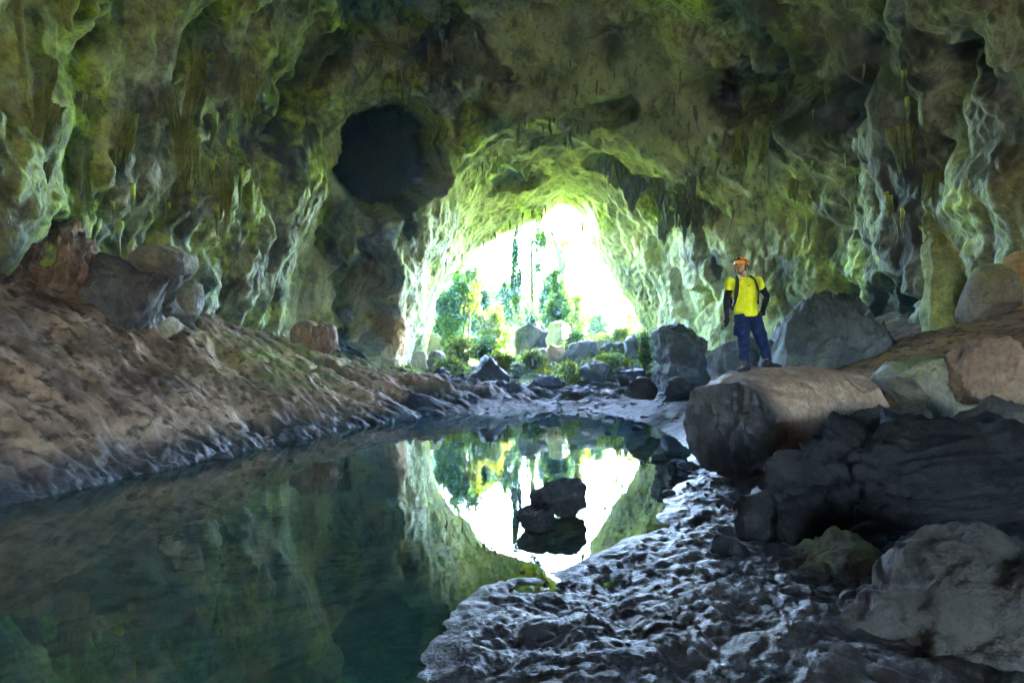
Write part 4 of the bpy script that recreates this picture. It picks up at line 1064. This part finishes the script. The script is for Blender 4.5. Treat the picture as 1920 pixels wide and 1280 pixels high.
def arm(s, e, w, k=1.0): return [(s, .050 * k, .050 * k), (tuple((Vector(s) * .55 + Vector(e) * .45)), .052 * k, .052 * k), (e, .042 * k, .042 * k), (tuple(Vector(e) * .6 + Vector(w) * .4), .041 * k, .041 * k), (w, .029 * k, .029 * k)]
def leg(h, kn, a, k=1.0): return [((h[0], h[1], h[2] + .04), .088 * k, .095 * k), (tuple(Vector(h) * .6 + Vector(kn) * .4), .080 * k, .085 * k), (kn, .058 * k, .060 * k), (tuple(Vector(kn) * .65 + Vector(a) * .35), .058 * k, .060 * k), (a, .038 * k, .040 * k)]
def fingers(w, palm, dirs, r=.0095):
    """four fingers and a thumb rooted in the palm: dirs = [(root, mid, tip), ...]"""
    return [('t', [(a, r * 1.1, r * 1.1), (b, r, r), (c, r * .8, r * .8)]) for a, b, c in dirs]
def hand(w, fwd, acr, nrm, curl):
    w = Vector(w); fwd = Vector(fwd).normalized(); acr = Vector(acr); acr = (acr - fwd * acr.dot(fwd)).normalized(); nrm = fwd.cross(acr) if nrm > 0 else acr.cross(fwd)
    pc = w + fwd * .05
    out = [('t', [(tuple(w - fwd * .01), .030, .024), (tuple(w + fwd * .035), .040, .020), (tuple(w + fwd * .085), .041, .016)])]
    out[0] = ('e', tuple(pc), (.043, .043, .043)); out = [('t', [(tuple(w - fwd * .02), .028, .026), (tuple(w + fwd * .03), .034, .028), (tuple(w + fwd * .08), .036, .026)])]
    fs = []
    for k, L in enumerate((.072, .082, .076, .060)):
        r0_ = w + fwd * .078 + acr * (-.031 + .0205 * k); m_ = r0_ + fwd * L * .5 + nrm * L * .18 * curl; t_ = m_ + fwd * L * .38 + nrm * L * .42 * curl
        fs.append((tuple(r0_), tuple(m_), tuple(t_)))
    r0_ = w + fwd * .025 - acr * .028; m_ = r0_ + fwd * .028 - acr * .026 + nrm * .012; fs.append((tuple(r0_), tuple(m_), tuple(m_ + fwd * .032 + nrm * .012)))
    return out + fingers(w, pc, fs)
handR = hand(wrR, (.05, -.05, -1), (.25, -1, 0), 1, .8)
handL = hand(wrL, (-.35, -.62, -.7), (.9, -.4, 0), 1, .5)
head = [('e', tuple(hp(0, .012, .03)), (.077, .098, .095), eul), ('e', tuple(hp(0, -.018, -.045)), (.060, .070, .072), eul), ('e', tuple(hp(0, -.062, -.098)), (.024, .022, .020), eul),
        ('e', tuple(hp(0, -.092, -.028)), (.013, .020, .022), eul), ('e', tuple(hp(0, -.098, -.040)), (.017, .013, .010), eul), ('e', tuple(hp(0, -.076, .022)), (.055, .018, .012), eul),
        ('e', tuple(hp(-.04, -.06, -.03)), (.022, .02, .02), eul), ('e', tuple(hp(.04, -.06, -.03)), (.022, .02, .02), eul),
        ('e', tuple(hp(-.078, .01, -.02)), (.010, .020, .032), eul), ('e', tuple(hp(.078, .01, -.02)), (.010, .020, .032), eul),
        ('e', tuple(hp(0, -.084, -.070)), (.022, .010, .008), eul),
        ('t', [((neck[0] + .005, neck[1] + .015, neck[2] - .04), .062, .062), (neck, .056, .058), (tuple(hp(0, .03, -.06)), .052, .056)])]
body = head + [('t', torso), ('t', arm(shR, elR, wrR)), ('t', arm(shL, elL, wrL)), ('t', leg(hipR, kneeR, ankR)), ('t', leg(hipL, kneeL, ankL)),
               ('e', shR, (.055, .055, .055)), ('e', shL, (.055, .055, .055))] + handR + handL
obj('body', solid('body', body, .0065, 2), M['skin'], man)

def grow(path, g): return [(p, a + g, b + g) for p, a, b in path]
def cut(path, i, t):                 # path up to point i, then a fraction t of the next stretch
    p = list(path[:i + 1]); a, b = path[i], path[i + 1]
    p.append((tuple(Vector(a[0]).lerp(Vector(b[0]), t)), a[1] + (b[1] - a[1]) * t, a[2] + (b[2] - a[2]) * t)); return p
tor = [((.02, .055, .835), .190, .138), ((.015, .055, .90), .182, .134), ((-.005, .05, 1.03), .172, .13), ((-.02, .05, 1.18), .190, .136), ((-.025, .05, 1.30), .200, .13), ((-.03, .05, 1.38), .165, .108), ((-.035, .05, 1.425), .088, .082)]
def fold_shirt(V): return .017 * fbm(V, (8, 8, 3.2), 3, .55, 61) + .010 * (billow(V + .03 * V[:, [2, 0, 1]], (10, 10, 5), 62) - .4) + .007 * np.sin(V[:, 2] * 46 + V[:, 0] * 22) * sstep(1.05, .84, V[:, 2])
sl = [('t', grow(cut(arm(shR, elR, wrR), 0, .98), .016)), ('t', grow(cut(arm(shL, elL, wrL), 0, .98), .016)), ('e', shR, (.080, .078, .074)), ('e', shL, (.080, .078, .074))]
shirt = obj('shirt', solid('shirt', [('t', tor)] + sl, .010, 3, fold_shirt), M['shirt'], man)
# small curved tick printed on the chest
tick = [(-.030, .006), (-.022, -.004), (-.012, -.008), (.004, -.002), (.030, .014), (.004, .006), (-.010, .001), (-.020, .004)]
tc_ = Vector((.0, -.096, 1.285))
vs = [(tc_.x + a, tc_.y + .25 * (a - 0) ** 2 - .004, tc_.z + b) for a, b in tick]
vs2 = [(x_, y_ + .012, z_) for x_, y_, z_ in vs]; nT = len(vs)
obj('chest_logo', new_mesh('chest_logo', vs + vs2, [tuple(range(nT))] + [(i, (i + 1) % nT, nT + (i + 1) % nT, nT + i) for i in range(nT)], False), M['black_cloth'], shirt)
def fold_trouser(V): return .020 * fbm(V, (6, 6, 9), 3, .55, 71) + .012 * (billow(V, (7, 7, 13), 72) - .4) + .009 * np.sin(V[:, 2] * 38 + V[:, 0] * 15 + 3 * perlin(V, 5, 2)) * sstep(.55, .2, V[:, 2])
tr = [('t', [((.03, .06, .90), .165, .118), ((.03, .06, .83), .180, .130), ((.035, .06, .76), .172, .125)]), ('t', grow(cut(leg(hipR, kneeR, ankR), 3, .75), .026)), ('t', grow(cut(leg(hipL, kneeL, ankL), 3, .75), .026)),
      ('e', (-.15, .05, .62), (.03, .06, .08)), ('e', (.30, .10, .60), (.03, .06, .08))]
trousers = obj('trousers', solid('trousers', tr, .010, 3, fold_trouser), M['trouser'], man)
for nm, s_, e_, w_ in (('R', shR, elR, wrR), ('L', shL, elL, wrL)):
    ap = arm(s_, e_, w_); ap[0] = (tuple(Vector(s_).lerp(Vector(e_), .30)), .055, .055)
    obj('arm_sleeve', solid('arm_sleeve', [('t', grow(ap, .006))], .008, 2, fold((20, 20, 12), .004, 81)), M['black_cloth'], man)
for hnd in (handR, handL):
    gl = [('t', [(p, a + .004, b + .004) for p, a, b in q[1]]) for q in hnd]
    obj('glove', solid('glove', gl, .0055, 1), M['black_cloth'], man)
def boot(a, toe, sole):
    a = Vector(a); toe = Vector(toe).normalized(); z0 = sole
    pts = [('t', [((a.x, a.y, z0 + .20), .058, .062), ((a.x, a.y, z0 + .12), .056, .060), ((a.x, a.y, z0 + .05), .052, .058)])]
    for k in range(7):
        t = k / 6; c_ = a + toe * (-.06 + .22 * t); hgt = .062 - .030 * t
        pts.append(('e', (c_.x, c_.y, z0 + hgt * .9 + .004), (.050 - .008 * abs(t - .6), .050 - .008 * abs(t - .6), hgt)))
    return pts
for a_, toe, so in ((ankR, (-.80, -.6, 0), -.006), (ankL, (.72, -.7, 0), zB - .006)):
    b_ = obj('boot', solid('boot', boot(a_, toe, so), .008, 2), M['boot'], man)
    tv = Vector(toe).normalized(); sp = [('e', (a_[0] + tv.x * (-.06 + .22 * k / 6), a_[1] + tv.y * (-.06 + .22 * k / 6), so + .012), (.053, .053, .016)) for k in range(7)]
    obj('sole', solid('sole', sp, .008, 1), M['black_plastic'], b_)
# helmet with head lamp and chin strap, hair, eyes, brows, lips
he = eul
hm_bm = []
def dome(r, z0, zr, seg=32, rings=12):
    V, F = [], []
    for i in range(rings + 1):
        t = i / rings * math.pi / 2
        for k in range(seg):
            an = 2 * math.pi * k / seg; ridge_ = 1 + .025 * math.cos(6 * an) * math.sin(2 * t)
            V.append(hp(r[0] * math.cos(t) * math.cos(an) * ridge_, .012 + r[1] * math.cos(t) * math.sin(an) * ridge_, z0 + zr * math.sin(t)))
    for i in range(rings):
        for k in range(seg): F.append((i * seg + k, i * seg + (k + 1) % seg, (i + 1) * seg + (k + 1) % seg, (i + 1) * seg + k))
    low = [hp(r[0] * .93 * math.cos(2 * math.pi * k / seg), .012 + r[1] * .93 * math.sin(2 * math.pi * k / seg), z0 - .022 + .012 * math.sin(2 * math.pi * k / seg)) for k in range(seg)]
    b0 = len(V); V += low; F += [(k, b0 + k, b0 + (k + 1) % seg, (k + 1) % seg) for k in range(seg)]
    return new_mesh('helmet', V, F)
hel = obj('helmet', dome((.103, .125), .045, .098), M['helmet'], man)
obj('band', tube_mesh('band', [[(tuple(hp(.104 * math.cos(t), .012 + .127 * math.sin(t), .066)), .007) for t in np.linspace(0, 2 * math.pi, 33)]], 6), M['black_plastic'], hel)
lampb = obj('headlamp', solid('headlamp', [('e', tuple(hp(0, -.128, .075)), (.034, .022, .020), he), ('e', tuple(hp(0, -.14, .072)), (.024, .018, .018), he)], .006, 1), M['black_plastic'], hel)
obj('lens', solid('lens', [('e', tuple(hp(0, -.152, .072)), (.015, .008, .013), he)], .004, 1), M['lamp_glass'], lampb)
strap = []
for sx in (-1, 1):
    for yy_ in (-.045, .06):
        strap.append([(tuple(hp(sx * .088, yy_, .05)), .006), (tuple(hp(sx * .082, yy_ * .5, -.02)), .006), (tuple(hp(sx * .070, -.015, -.075)), .006), (tuple(hp(sx * .03, -.04, -.128)), .006), (tuple(hp(0, -.045, -.132)), .006)])
obj('chin_strap', tube_mesh('chin_strap', strap, 6), M['black_plastic'], hel)
obj('hair', solid('hair', [('e', tuple(hp(0, .035, .01)), (.082, .085, .075), he)], .008, 1), M['hair'], man)
for sx in (-1, 1):
    obj('eye', solid('eye', [('e', tuple(hp(sx * .030, -.083, .000)), (.013, .008, .006), he)], .0035, 1), M['eye'], man)
    obj('eyebrow', solid('eyebrow', [('e', tuple(hp(sx * .031, -.089, .022)), (.018, .007, .004), he)], .0035, 1), M['hair'], man)
obj('mouth', solid('mouth', [('e', tuple(hp(0, -.091, -.070)), (.020, .006, .006), he)], .0035, 1), M['lip'], man)

# rucksack on his back, straps over both shoulders
pk_ = empty('rucksack', (FOOT.x, STAND_Y, zA)); tag(pk_, 'black and brown rucksack worn by the man, straps over his shoulders', 'rucksack')
def fold_pack(V): return .008 * fbm(V, 9, 3, .5, 91)
obj('bag', solid('bag', [('e', (-.01, .255, 1.20), (.155, .085, .20)), ('e', (0, .27, 1.06), (.165, .10, .14))], .012, 3, fold_pack), M['pack'], pk_)
obj('side_pocket', solid('side_pocket', [('e', (.175, .235, 1.06), (.035, .06, .10))], .010, 2), M['pack_brown'], pk_)
def flat_strap(pts, w=.028, th=.007):
    V, F = [], []
    for i, p in enumerate(pts):
        p = Vector(p); tg = (Vector(pts[min(i + 1, len(pts) - 1)]) - Vector(pts[max(i - 1, 0)])).normalized()
        c_ = Vector((-.02, .05, p.z - .02)); out = (p - c_).normalized(); out = (out - tg * out.dot(tg)).normalized(); sd = tg.cross(out)
        for a, b in ((-w, -th), (w, -th), (w, th), (-w, th)): V.append(p + sd * a + out * b)
    for i in range(len(pts) - 1):
        for k in range(4): F.append((i * 4 + k, i * 4 + (k + 1) % 4, i * 4 + 4 + (k + 1) % 4, i * 4 + 4 + k))
    F += [(0, 3, 2, 1), tuple(len(V) - 4 + k for k in range(4))]
    return new_mesh('strap', V, F)
obj('strap', flat_strap([(-.12, .18, 1.33), (-.135, .10, 1.425), (-.148, .03, 1.435), (-.165, -.055, 1.385), (-.178, -.088, 1.27), (-.188, -.078, 1.15), (-.19, -.02, 1.05), (-.17, .12, 1.0)]), M['pack'], pk_)
obj('strap', flat_strap([(.09, .18, 1.34), (.085, .10, 1.43), (.085, .03, 1.44), (.10, -.06, 1.39), (.125, -.092, 1.28), (.15, -.078, 1.17), (.172, -.01, 1.06), (.17, .12, 1.0)]), M['pack'], pk_)

# ---------------------------------------------------------------- damp air: one even haze round the camera and the whole scene
bm = bmesh.new(); bmesh.ops.create_cube(bm, size=1)
me = bpy.data.meshes.new('haze'); bm.to_mesh(me); bm.free()
hz = obj('haze', me); hz.scale = (80, 130, 32); hz.location = (0, 40, 13)
hm = bpy.data.materials.new('haze_air'); hm.use_nodes = True
for nd in list(hm.node_tree.nodes):
    if nd.type != 'OUTPUT_MATERIAL': hm.node_tree.nodes.remove(nd)
pv = hm.node_tree.nodes.new('ShaderNodeVolumePrincipled'); pv.inputs['Color'].default_value = (.34, .62, 1, 1); pv.inputs['Density'].default_value = .0012; pv.inputs['Anisotropy'].default_value = .3
hm.node_tree.links.new(pv.outputs[0], [nd for nd in hm.node_tree.nodes if nd.type == 'OUTPUT_MATERIAL'][0].inputs['Volume'])
me.materials.append(hm)
tag(hz, 'thin pale damp haze in the cave air', 'haze', kind='stuff')
